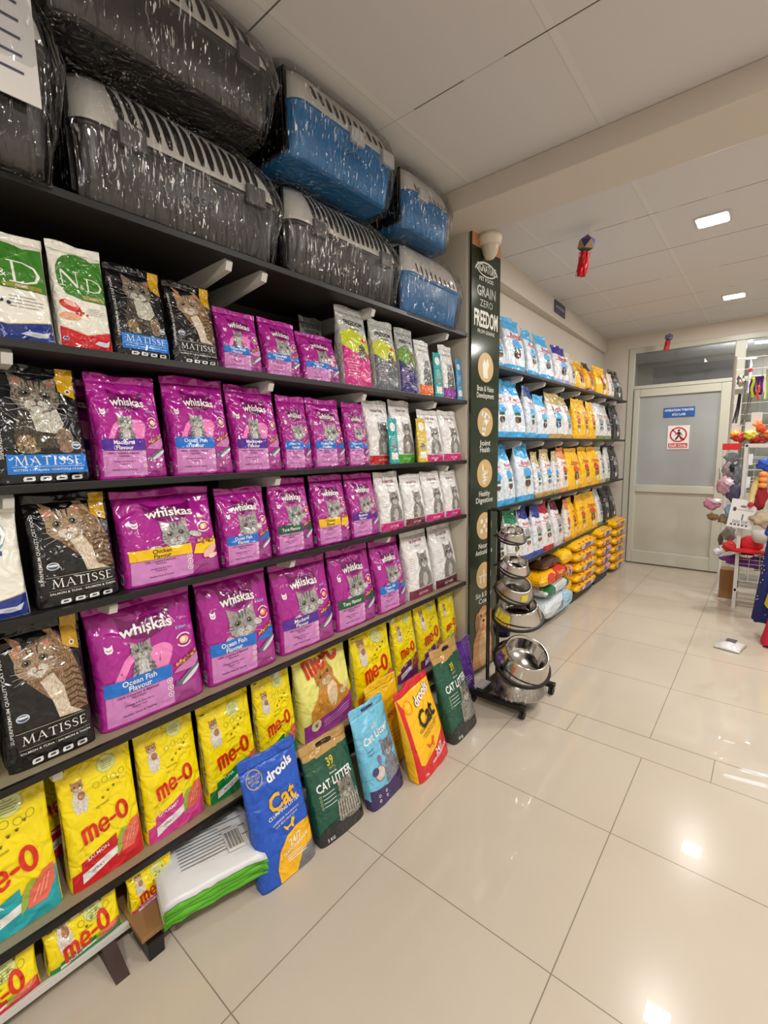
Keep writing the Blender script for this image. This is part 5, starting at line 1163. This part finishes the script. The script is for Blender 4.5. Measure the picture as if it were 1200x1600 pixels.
for (zc, tx) in zip((1.885, 1.571, 1.269, .95, .64), TXB):
    c = z_(zc); a.ell(.5, c, .28, .28, TN, 1, n=28)
    a.text(tx[0], .5, c - .4, .15, Wp, 1, .01, width=.6 if len(tx[0]) > 8 else .4); a.text(tx[1], .5, c - .53, .15, Wp, 1, .01, width=.62 if len(tx[1]) > 6 else .36)
I = P_((226, 222, 206)); c = z_(1.885); a.poly([(.42, c - .2), (.38, c + .04), (.44, c + .16), (.5, c + .08), (.56, c + .18), (.62, c + .06), (.56, c - .05), (.58, c - .2)], I, 2)
c = z_(1.571); a.stroke([(.42, c + .16), (.6, c + .1), (.46, c - .06), (.44, c - .2)], .12, I, 2)
c = z_(1.269); a.stroke([(.42, c + .18), (.44, c + .02), (.6, c + .04), (.4, c - .06), (.6, c - .1), (.42, c - .16), (.5, c - .2)], .05, I, 2)
c = z_(.95); [a.ell(.5 + q * .1, c + w * .1, .05, .05, I, 2, n=10) for q, w in ((0, 0), (1, 1), (-1, 1), (1, -1), (-1, -1))]
c = z_(.64); [a.stroke([(.5 + q, c - .15), (.5 + q, c + .12 - abs(q))], .03, I, 2) for q in (-.12, 0, .12)]; a.stroke([(.3, c), (.7, c)], .02, I, 2)
# golden dog picture at the foot of the banner
GF, GL = fur((206, 150, 92), (170, 112, 64)), fur((226, 190, 140), (200, 156, 104))
b0 = z_(.05)
a.poly([(.1, b0), (.14, b0 + .6), (.3, b0 + .9), (.7, b0 + .9), (.84, b0 + .5), (.84, b0)], GF, 2); a.ell(.5, b0 + .4, .16, .4, GL, 3, n=16)
a.ell(.5, b0 + 1.05, .24, .27, GF, 4, n=20); a.ell(.27, b0 + 1.0, .09, .22, fur((170, 112, 64)), 5, n=12); a.ell(.73, b0 + 1.0, .09, .22, fur((170, 112, 64)), 5, n=12); a.ell(.5, b0 + .95, .13, .13, GL, 6, n=14)
a.ell(.5, b0 + 1.0, .05, .035, P_((30, 22, 20)), 7, n=10); [a.ell(.5 + q, b0 + 1.13, .03, .03, P_((30, 22, 20)), 7, n=8) for q in (-.1, .1)]; a.ell(.5, b0 + .87, .05, .07, P_((200, 100, 100)), 6.6, n=10)
bm = boxm(-1.352, -1.338, 2.388, 2.692, .03, 2.61); mats = [plain((40, 50, 32), .12, name='glossy_green_board')]; flat_art_mesh(bm, a, mats, 2.39, .03, W, 'x', -1.338, 1)
BB = link('banner_board', bm, mats); BB.data.transform(Matrix.Translation((1.35, -2.39, 0))); BB.location = (-1.346, 2.388, 0); BB.rotation_euler = (0, 0, math.radians(-4))
tag(BB, 'tall narrow dark green banner with tan round icons on the column', 'banner')

# ================================================================== BOWL STAND
bs_ = thing('bowl_stand', 'black metal display stand with castors carrying the steel bowls', 'stand', (-1.17, 2.36, 0))
bm = bmesh.new()
for sx in (-.03, .03): tube(bm, [(sx, 0, .06), (sx, 0, 1.08)], .011, 8)
tube(bm, [(-.03, 0, 1.08), (.03, 0, 1.08)], .011, 8); link('pole', bm, M_BLACK, bs_)
bm = bmesh.new(); box(bm, -.03, .03, -.16, .2, .045, .075, bev=.004); box(bm, -.06, .27, -.17, -.135, .045, .07, bev=.004); box(bm, -.06, .3, .17, .205, .045, .07, bev=.004)
link('base_frame', bm, M_BLACK, bs_)
for (x, y) in ((.25, -.152), (.28, .187), (-.04, -.152), (-.04, .187)):
    bm = bmesh.new(); tube(bm, [(x - .012, y, .022), (x + .012, y, .022)], .022, 12); tube(bm, [(x, y, .03), (x, y, .05)], .006, 6); link('castor', bm, M_RUBBER, bs_)
link('label_plate', boxm(-.05, .01, -.13, -.03, .076, .08), M_WHITE, bs_)['label'] = 'white square plate'
def ring_arm(cx, cy, z, r, tilt):
    bm = bmesh.new(); c, s = math.cos(tilt), math.sin(tilt)
    pts = []
    for k in range(28):
        a_ = 2 * PI * k / 28; lx, ly = r * math.cos(a_), r * math.sin(a_); pts.append((cx + lx * c, cy + ly, z - lx * s))
    tube(bm, pts, .005, 6, closed=True); tube(bm, [(0, 0, z + .0), (cx - r * c, cy, z + r * s)], .006, 6); return bm
BW = [(.11, -.01, .935, .078, .25, 'small steel pet bowl at the top of the black stand'), (.125, -.01, .765, .085, .35, 'steel pet bowl second from top on the black stand'),
      (.13, -.015, .635, .105, .4, 'steel pet bowl in the middle of the black stand'), (.155, -.015, .50, .135, .12, 'wide steel bowl with yellow sticker second from bottom of stand'), (.19, -.03, .245, .155, .45, 'largest steel pet bowl, lowest on the stand')]
for i, (cx, cy, z, r, tl, lab) in enumerate(BW):
    link('ring_arm', ring_arm(cx, cy, z - .004, r * .93, tl), M_BLACK, bs_)
    o = thing('pet_bowl', lab, 'bowl', (-1.17 + cx, 2.36 + cy, z), (0.25, tl, 0), 'steel pet bowls on the stand'); h = r * .62
    bm = bmesh.new(); lathe(bm, [(r * .98, -.0), (r * .97, h * .1), (r * .78, h * .9), (r * .76, h), (r * .73, h * 1.02), (r * .7, h), (r * .66, h * .8), (r * .58, h * .2), (r * .5, h * .1), (0, h * .08)], 48)
    link('steel_shell', bm, M_CHROME if i != 2 else M_STEEL, o)
    bm = bmesh.new(); lathe(bm, [(r * .94, h * .12), (r * 1.02, h * .1), (r * 1.04, h * .03), (r * 1.03, -h * .06), (r * .93, -h * .1), (r * .9, 0)], 48); link('rubber_rim', bm, M_RUBBER, o)
    if i in (2, 3):
        bm = bmesh.new(); pr = None
        for k in range(7):
            a_ = -1.9 + .07 * k + (1.2 if i == 2 else 0); q = (bm.verts.new((r * .935 * math.cos(a_), r * .935 * math.sin(a_), h * .32)), bm.verts.new((r * .815 * math.cos(a_), r * .815 * math.sin(a_), h * .84)))
            if pr: bm.faces.new((pr[0], q[0], q[1], pr[1]))
            pr = q
        link('sticker', bm, P_((220, 200, 60)), o)['label'] = 'yellow sticker'
# stacked bowls wrapped in film under the lowest one
o = thing('pet_bowl', 'upturned steel bowl wrapped in clear film under the largest bowl', 'bowl', (-1.0, 2.34, .078)); r = .14
bm = bmesh.new(); lathe(bm, [(r, 0), (r * 1.02, .006), (r * .85, .075), (r * .8, .082), (0, .082)], 40); link('steel_shell', bm, M_STEEL, o)
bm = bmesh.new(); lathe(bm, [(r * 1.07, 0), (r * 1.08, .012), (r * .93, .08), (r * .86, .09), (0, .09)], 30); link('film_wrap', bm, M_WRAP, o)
tag(link('water_cup', (lambda b: (lathe(b, [(0, 0), (.045, 0), (.055, .05), (.05, .055), (0, .055)]), b)[1])(bmesh.new()), plain((40, 36, 90), .4), loc=(-1.25, 2.62, .28)), 'dark blue cup seen behind the bowl stand', 'cup')
bpy.data.objects['water_cup'].location = (-1.14, 2.42, .34)

# ================================================================== LANTERNS, PACKET
def lantern(label, x, y, zc, r, zt, tail, cols, tc):
    o = thing('paper_lantern', label, 'lantern', (x, y, zc), (0.2, .1, .5), 'hanging lanterns')
    bm = bmesh.new(); bmesh.ops.create_icosphere(bm, subdivisions=1, radius=r)
    for i, f in enumerate(bm.faces): f.material_index = (i // 3) % len(cols)
    link('lantern_body', bm, [plain(c, .35, .3, name='foil_paper') for c in cols], o)
    bm = bmesh.new(); rr = random.Random(3)
    for k in range(26):
        a_ = 2 * PI * k / 26; q = r * .55; pr = None; ph = rr.random() * 6
        for j in range(7):
            z = -r * .75 - tail * j / 6; dx = .004 * math.sin(ph + j * 1.4); w = .004
            p = (q * math.cos(a_) + dx, q * math.sin(a_) + dx, z)
            v0 = bm.verts.new((p[0] - w * math.sin(a_), p[1] + w * math.cos(a_), z)); v1 = bm.verts.new((p[0] + w * math.sin(a_), p[1] - w * math.cos(a_), z))
            if pr: bm.faces.new((pr[0], pr[1], v1, v0))
            pr = (v0, v1)
    link('foil_tassels', bm, plain(tc, .18, .5, name='red_foil'), o)['label'] = 'red foil tassels'
    bm = bmesh.new(); tube(bm, [(0, 0, r * .9), (0, 0, zt - zc)], .0012, 5); link('string', bm, M_WHITE, o)
lantern('green and purple paper lantern with long red tassels hanging from ceiling', -.925, 3.0, 2.59, .052, CEIL, .13, [(40, 90, 70), (120, 60, 140), (170, 140, 90), (60, 60, 120)], (214, 40, 50))
lantern('small dark lantern with short red tassels hanging near the door', -.935, 5.9, 2.55, .042, CEIL, .1, [(80, 80, 110), (60, 50, 80), (110, 110, 130)], (214, 60, 70))
o = thing('treat_packet', 'small white packet with dark red stripe lying on the floor', 'packet', (-.135, 3.93, 0.002), (0, 0, -.2))
bm = bmesh.new(); secs = []
for j in range(9):
    u = j / 8; e = max(.08, 1 - abs(2 * u - 1) ** 3); secs.append([(-.075, -.09 + .18 * u, .004), (.075, -.09 + .18 * u, .004), (.07, -.09 + .18 * u, .008 + .02 * e), (0, -.09 + .18 * u, .01 + .032 * e), (-.07, -.09 + .18 * u, .008 + .02 * e)])
loft(bm, secs); link('packet_body', bm, film((216, 214, 214)), o)
bm = bmesh.new(); box(bm, -.07, .07, -.082, -.05, .03, .033); link('printed_stripe', bm, film((120, 30, 50)), o); bm = bmesh.new(); box(bm, -.03, .03, -.01, .05, .043, .0445, bev=.0005); link('printed_patch', bm, film((90, 90, 100)), o)
bpy.data.objects['printed_stripe'].rotation_euler = (.25, 0, 0); bpy.data.objects['printed_stripe'].location = (0, 0, -.002)

# ================================================================== TOY RACKS ON THE RIGHT
MW = M_WHITE
def wire(bm, a_, b_, r=.0025): tube(bm, [a_, b_], r, 5)
gw = thing('gridwall_panel', 'tall white wire gridwall panel standing in front of the glass partition', 'rack', (0, 5.42, 0))
for x in (-.32, .9):
    bm = bmesh.new(); tube(bm, [(x, 0, 0), (x, 0, 2.2)], .013, 8); link('upright', bm, MW, gw)
bm = bmesh.new()
for k in range(13): wire(bm, (-.32 + .1 * k, 0, .15), (-.32 + .1 * k, 0, 2.2))
for k in range(21): wire(bm, (-.32, -.004, .18 + .1 * k), (.9, -.004, .18 + .1 * k))
link('wire_grid', bm, MW, gw)
for x in (-.32, .9):
    bm = bmesh.new(); box(bm, x - .02, x + .02, -.2, .2, 0, .03, bev=.004); link('foot', bm, MW, gw)
rk = thing('wire_rack', 'low white square-tube rack with wire baskets at right edge', 'rack', (0, 4.93, 0))
for x in (-.172, .62):
    for y in (0, .34):
        bm = bmesh.new(); box(bm, x - .013, x + .013, y - .013, y + .013, 0, 1.41, bev=.003); link('leg', bm, MW, rk)
for z in (1.4, .165):
    bm = bmesh.new(); box(bm, -.18, .63, -.013, .013, z - .014, z + .014, bev=.003); box(bm, -.18, .63, .327, .353, z - .014, z + .014, bev=.003); link('rail', bm, MW, rk)
bm = bmesh.new()
for k in range(12): wire(bm, (-.17, 0, .7 + .055 * k), (.62, 0, .7 + .055 * k), .0022)
for k in range(5): wire(bm, (-.17 + .16 * k, .002, .7), (-.17 + .16 * k, .002, 1.39), .002)
link('wire_grid', bm, MW, rk)
bm = bmesh.new()
for k in range(7): wire(bm, (-.17, -.01, .25 + .038 * k), (.62, -.01, .25 + .038 * k), .0022)
for k in range(12): wire(bm, (-.16 + .07 * k, -.012, .25), (-.16 + .07 * k, -.012, .48), .002)
for k in range(10): wire(bm, (-.16, .03 * k, .25), (.62, .03 * k, .25), .002)
link('wire_basket', bm, MW, rk)
def fab(c): return plain(c, .8, name='soft_fabric', bump=.4, bscale=40)
def pl(c): return plain(c, .3, name='shiny_plastic')
def hook(bm, x, y, z, l=.1): tube(bm, [(x, y, z), (x, y - l, z), (x, y - l - .01, z + .012)], .002, 5)
def blob(bm, cx, cy, cz, rx, ry, rz, seed=0, amp=.15, mi=0, sub=3):
    r = bmesh.ops.create_icosphere(bm, subdivisions=sub, radius=1); rr = random.Random(seed); p = [rr.uniform(0, 6) for _ in range(4)]
    for v in r['verts']:
        c = v.co.copy(); q = 1 + amp * (math.sin(5 * c.x + p[0]) * math.sin(6 * c.z + p[1]) + .5 * math.sin(9 * c.y + 7 * c.z + p[2]))
        v.co = Vector((cx + c.x * rx * q, cy + c.y * ry * q, cz + c.z * rz * q))
    for f in set(f for v in r['verts'] for f in v.link_faces): f.material_index = mi; f.smooth = True
def mesh_thing(name, label, cat, parts, group=None):
    """parts: list of (part name, build function, material)"""
    o = None
    if len(parts) == 1:
        bm = bmesh.new(); parts[0][1](bm); return tag(link(name, bm, parts[0][2]), label, cat, group)
    o = thing(name, label, cat, group=group)
    for pn, fn, mt in parts:
        bm = bmesh.new(); fn(bm); link(pn, bm, mt, o)
    return o
def cardf(x0, x1, y, z0, z1): return lambda b: box(b, x0, x1, y, y + .003, z0, z1, bev=.0008)
def tie(pts, r): return lambda b: tube(b, pts, r, 8)
def strap(x, y, z0, z1, w=.012):
    def f(b):
        pts = [(x, y, z1)]; 
        for k in range(9): pts.append((x + .006 * math.sin(k), y - .01 * math.sin(k * .4), z1 - (z1 - z0) * k / 8))
        tube(b, pts, w, 6)
    return f
mesh_thing('nail_clipper', 'silver grooming tool with black handle hanging on the gridwall', 'grooming tool', [('tool_head', lambda b: (blob(b, -.262, 5.3, 1.97, .028, .02, .05, 1, .3), box(b, -.3, -.225, 5.29, 5.31, 1.85, 1.9, bev=.006)), M_CHROME), ('handle', lambda b: tube(b, [(-.262, 5.3, 1.86), (-.268, 5.3, 1.74), (-.285, 5.3, 1.6)], [.012, .014, .018], 8), M_BLACK)])
mesh_thing('dog_leash', 'purple looped leash hanging top right on gridwall', 'leash', [('webbing', lambda b: [tube(b, [(-.17 + .02 * k, 5.1, 1.97), (-.185 + .024 * k, 5.08, 1.9), (-.18 + .024 * k, 5.08, 1.84), (-.15 + .012 * k, 5.1, 1.83)], .012, 6) for k in range(4)], fab((90, 30, 110)))], 'hanging leashes')
mesh_thing('dog_leash', 'lime green strap hanging beside the purple leash', 'leash', [('webbing', strap(-.168, 5.04, 1.80, 1.96, .011), fab((186, 206, 50)))], 'hanging leashes')
mesh_thing('dog_leash', 'orange-red strap hanging right of the purple leash', 'leash', [('webbing', strap(-.13, 5.03, 1.78, 1.89, .01), fab((230, 70, 50)))], 'hanging leashes')
mesh_thing('dog_leash', 'thin grey cord loop hanging low under the leashes', 'leash', [('webbing', lambda b: tube(b, [(-.19, 5.2, 1.84), (-.205, 5.2, 1.7), (-.24, 5.2, 1.58), (-.2, 5.2, 1.66), (-.17, 5.2, 1.84)], .004, 6), plain((110, 108, 96), .6))], 'hanging leashes')
mesh_thing('dog_leash', 'pale yellow-green leash at the right edge of the gridwall', 'leash', [('webbing', lambda b: [tube(b, [(-.08 + .02 * k, 5.05, 2.02), (-.075 + .02 * k, 5.05, 1.9), (-.08 + .02 * k, 5.05, 1.78)], .01, 6) for k in range(4)], fab((190, 196, 120)))], 'hanging leashes')
mesh_thing('rubber_ball', 'small pink ball at the top of the gridwall', 'ball', [('ball', lambda b: blob(b, -.19, 5.0, 2.02, .016, .016, .018, 2, .05), pl((240, 60, 90))), ('hook', lambda b: tube(b, [(-.19, 5.415, 2.05), (-.19, 5.0, 2.05), (-.19, 4.995, 2.03)], .002, 5), M_STEEL)])
for (x0, x1, z0, z1, y, c1, c2, lb) in ((-.298, -.228, 1.52, 1.588, 5.22, (230, 170, 40), (200, 60, 30), 'yellow and orange toy hanging on a white card, left'), (-.2, -.125, 1.52, 1.60, 5.12, (210, 200, 60), (180, 40, 30), 'yellow-green toy hanging on a white card, middle'), (-.165, -.09, 1.60, 1.68, 5.16, (235, 120, 40), (220, 70, 50), 'orange ball toy hanging under a white card, upper right')):
    def tb(b, x0=x0, x1=x1, z0=z0, y=y): blob(b, (x0 + x1) / 2 + .005, y - .02, z0 - .03, .045, .025, .035, int(x0 * 100), .25)
    def tb2(b, x0=x0, x1=x1, z0=z0, y=y): blob(b, (x0 + x1) / 2 + .03, y - .015, z0 - .06, .04, .02, .03, int(x0 * 77), .25)
    mesh_thing('toy_on_card', lb, 'dog toy', [('header_card', cardf(x0, x1, y, z0, z1), P_((226, 224, 220))), ('toy_body', tb, pl(c1)), ('toy_base', tb2, pl(c2))], 'carded toys')
for i, (x, z, c, lb) in enumerate(((-.24, 1.47, (190, 40, 34), 'dark red toy between the two carded toys'), (-.1, 1.44, (150, 34, 30), 'maroon toy under the middle carded toy'), (-.03, 1.5, (226, 130, 60), 'orange toy at the far right of gridwall'))):
    bm = bmesh.new(); blob(bm, x, 5.15, z, .055, .03, .035, i + 40, .3); tag(link('dog_toy', bm, pl(c)), lb, 'dog toy', 'loose hanging toys')
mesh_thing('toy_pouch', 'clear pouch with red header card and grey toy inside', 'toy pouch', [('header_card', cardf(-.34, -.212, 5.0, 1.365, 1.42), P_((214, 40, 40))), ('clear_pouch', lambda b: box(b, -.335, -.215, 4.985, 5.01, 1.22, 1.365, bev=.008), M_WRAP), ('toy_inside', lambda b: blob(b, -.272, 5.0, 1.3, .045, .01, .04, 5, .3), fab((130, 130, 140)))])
for i, (x, y, z, rx, rz, c, lb) in enumerate(((-.285, 5.0, 1.2, .045, .07, (150, 140, 146), 'grey plush clothes hanging on the rack, uppermost'), (-.225, 5.0, 1.15, .035, .09, (110, 112, 122), 'dark grey pet coat behind the uppermost plush'), (-.26, 4.98, 1.215, .018, .035, (30, 28, 34), 'black pet shoe hanging among grey plush'),
        (-.3, 4.95, 1.06, .055, .07, (176, 134, 146), 'dusty pink knitted pet jumper on rack'), (-.235, 4.95, 1.0, .05, .07, (70, 66, 90), 'dark blue-grey pet jumper beside the pink one'), (-.375, 4.9, .9, .06, .05, (176, 116, 138), 'rose pink pet shoe pair hanging furthest left'), (-.25, 4.92, .84, .035, .055, (134, 160, 190), 'pale blue pet shirt hanging under the jumpers'),
        (-.36, 4.9, .79, .045, .03, (120, 96, 60), 'brown rope toy hanging under pink shoe pair'), (-.285, 4.95, .77, .05, .04, (130, 112, 90), 'olive brown plush toy beside the rope toy'), (-.25, 5.1, .62, .045, .07, (150, 148, 144), 'light grey plush toy below the bone card'), (-.31, 5.15, .56, .02, .06, (110, 104, 90), 'small grey-brown toy hanging low on the gridwall'))):
    bm = bmesh.new(); blob(bm, x, y, z, rx, .035, rz, i + 3, .22)
    if i in (5, 3): blob(bm, x + .03, y - .02, z + .03, rx * .6, .03, rz * .4, i + 30, .25, 1)
    tag(link('pet_clothing' if i not in (7, 8, 9, 10) else 'plush_toy', bm, [fab(c), fab((226, 206, 216))]), lb, 'pet clothing' if i not in (7, 8, 9, 10) else 'dog toy', 'hanging clothes and plush')
a = Art(); br = P_((120, 84, 66)); a.ell(.18, .95, .07, .06, br, 1); a.ell(.18, .86, .07, .06, br, 1); a.rect(.18, .87, .95, .93, P_((196, 190, 184)), 1); a.ell(.5, 1.08, .12, .06, P_((120, 120, 124)), 1)
a.rect(.52, .4, .58, .7, P_((110, 110, 116)), 1); a.text('DOG TOY', .5, .3, .2, P_((80, 80, 86)), 1, .02, width=.6)
for k in range(5): a.rect(.12 + .15 * k, .1, .22 + .15 * k, .2, P_((110, 104, 110)), 1)
bm = boxm(0, .17, -.0015, .0015, 0, .24, bev=.0005); mats = [P_((226, 226, 224))]; flat_art_mesh(bm, a, mats, 0, 0, .17, 'y', -.0015)
o = tag(link('toy_card', bm, mats), 'white toy card with brown bone hanging tilted on the low rack', 'card'); o.location = (-.262, 4.86, .725); o.rotation_euler = (0, .12, 0)
mesh_thing('squeaky_toy', 'pale yellow bottle-shaped toy with red end on the low rack', 'dog toy', [('toy_body', lambda b: tube(b, [(-.075, 4.85, 1.15), (-.09, 4.85, 1.08), (-.105, 4.85, 1.0), (-.11, 4.85, .94)], [.012, .026, .024, .012], 10), pl((216, 196, 130))), ('red_end', lambda b: blob(b, -.11, 4.84, .915, .022, .02, .02, 1, .1), pl((190, 30, 40)))])
bm = bmesh.new(); [blob(bm, -.045, 4.83, 1.17 - .045 * k, .03, .028, .024, k, .05) for k in range(3)]; tag(link('bead_toy', bm, pl((240, 150, 70))), 'orange three-bead toy at the right edge of low rack', 'dog toy')
bm = bmesh.new(); blob(bm, -.03, 4.86, 1.24, .06, .03, .045, 4, .35); tag(link('rope_toy', bm, pl((40, 80, 180))), 'bright blue toy above the orange bead toy', 'dog toy')
bm = bmesh.new(); blob(bm, -.05, 4.86, 1.0, .04, .03, .12, 9, .2); tag(link('dog_toy', bm, fab((150, 30, 36))), 'dark red plush hanging behind the yellow bottle toy', 'dog toy')
for x, z0, lb in ((-.15, 1.24, 'upper white price tag on the low rack'), (-.155, 1.05, 'lower white price tag on the low rack')):
    tag(link('price_tag', boxm(x, x + .028, 4.905, 4.908, z0, z0 + .09), P_((226, 226, 230))), lb, 'tag', 'price tags')
bm = bmesh.new(); blob(bm, -.03, 4.84, .8, .07, .04, .06, 12, .3); tag(link('rolled_toy', bm, fab((186, 168, 140))), 'beige plush roll beside the bone card', 'dog toy')
bm = bmesh.new(); lathe(bm, [(0, 0), (.04, 0), (.06, .05), (.065, .1), (.06, .1), (.05, .04), (0, .02)]); o = tag(link('striped_bowl', bm, P_((206, 202, 198))), 'white striped bowl on the red pile in the basket', 'bowl'); o.location = (-.03, 4.9, .6)
mesh_thing('red_hat', 'red dog hat lying on top of the wire basket', 'hat', [('crown', lambda b: blob(b, -.09, 5.0, .56, .085, .09, .075, 1, .06), fab((206, 24, 34))), ('brim', lambda b: blob(b, -.1, 4.91, .515, .14, .05, .02, 2, .12), fab((196, 24, 30)))])
bm = bmesh.new(); blob(bm, -.23, 4.99, .53, .055, .05, .045, 21, .25); tag(link('dog_harness', bm, fab((200, 46, 44))), 'red harness heaped left of the red hat', 'harness')
bm = bmesh.new(); lathe(bm, [(0, 0), (.04, .006), (.055, .03), (.05, .032), (0, .015)]); o = tag(link('pet_bowl', bm, M_CHROME), 'small shiny bowl under the brim of the red hat', 'bowl'); o.location = (-.11, 4.885, .462)
bm = bmesh.new(); blob(bm, -.12, 5.03, .405, .17, .09, .05, 22, .2); tag(link('folded_blanket', bm, fab((100, 36, 120))), 'purple folded blanket inside the wire basket', 'blanket')
bm = bmesh.new(); blob(bm, .1, 5.05, .4, .16, .1, .09, 23, .2); tag(link('folded_blanket', bm, fab((60, 30, 60))), 'dark plum blanket at the right end of wire basket', 'blanket')
bm = bmesh.new(); blob(bm, -.32, 5.05, .455, .034, .03, .034, 2, .05); tag(link('plush_ball', bm, fab((206, 208, 214))), 'small white ball toy sticking out left of the rack', 'ball')
tag(link('carton', boxm(-.3, -.2, 5.2, 5.34, 0.0, .27, bev=.003), M_CARD), 'brown carton on the floor behind the low rack', 'box')
tag(link('storage_board', boxm(-.15, .55, 4.98, 5.2, .18, .225, bev=.003), plain((176, 170, 160), .6)), 'grey flat board lying on the lower rack rail', 'board')
def dress(name, label, x0, x1, z0, z1, y, c, dots=None, flare=.05):
    o = thing(name, label, 'pet dress', group='dresses at the right edge')
    bm = bmesh.new(); pr = None
    for j in range(16):
        t = j / 15; z = z1 + (z0 - z1) * t; ring = []
        for k in range(30):
            a_ = 2 * PI * k / 30; rx = (x1 - x0) / 2 * (.55 + .45 * t) ; ry = .035 + flare * t; q = 1 + .1 * t * math.sin(7 * a_)
            ring.append(bm.verts.new(((x0 + x1) / 2 + rx * q * math.cos(a_), y + ry * q * math.sin(a_), z + .01 * math.sin(5 * a_) * t)))
        if pr:
            for k in range(30): f = bm.faces.new((pr[k], pr[(k + 1) % 30], ring[(k + 1) % 30], ring[k])); f.smooth = True
        else: bm.faces.new(ring)
        pr = ring
    link('skirt', bm, fab(c), o)
    if dots:
        bm = bmesh.new(); rr = random.Random(4)
        for k in range(50):
            t = rr.random(); a_ = rr.uniform(PI * .85, PI * 1.7); rx = (x1 - x0) / 2 * (.55 + .45 * t); ry = .035 + flare * t; q = 1.02 + .1 * t * math.sin(7 * a_)
            r = bmesh.ops.create_icosphere(bm, subdivisions=1, radius=.004)
            for v in r['verts']: v.co += Vector(((x0 + x1) / 2 + rx * q * math.cos(a_), y + ry * q * math.sin(a_), z1 + (z0 - z1) * t))
        link('sequins', bm, P_((206, 210, 226)), o)
    return o
dress('pet_dress', 'dark blue sequinned dress hanging at the right frame edge', -.03, .22, .12, .92, 4.28, (24, 34, 100), True)
dress('pet_dress', 'bright blue cloth hanging above the sequinned blue dress', .0, .2, .75, 1.0, 4.36, (30, 60, 160))
dress('pet_dress', 'red cloth hanging lowest at the right frame edge', .03, .22, .01, .3, 4.12, (200, 24, 60))
dress('pet_dress', 'yellow cloth between the blue dress and red cloth', .035, .2, .28, .55, 4.14, (200, 190, 40))
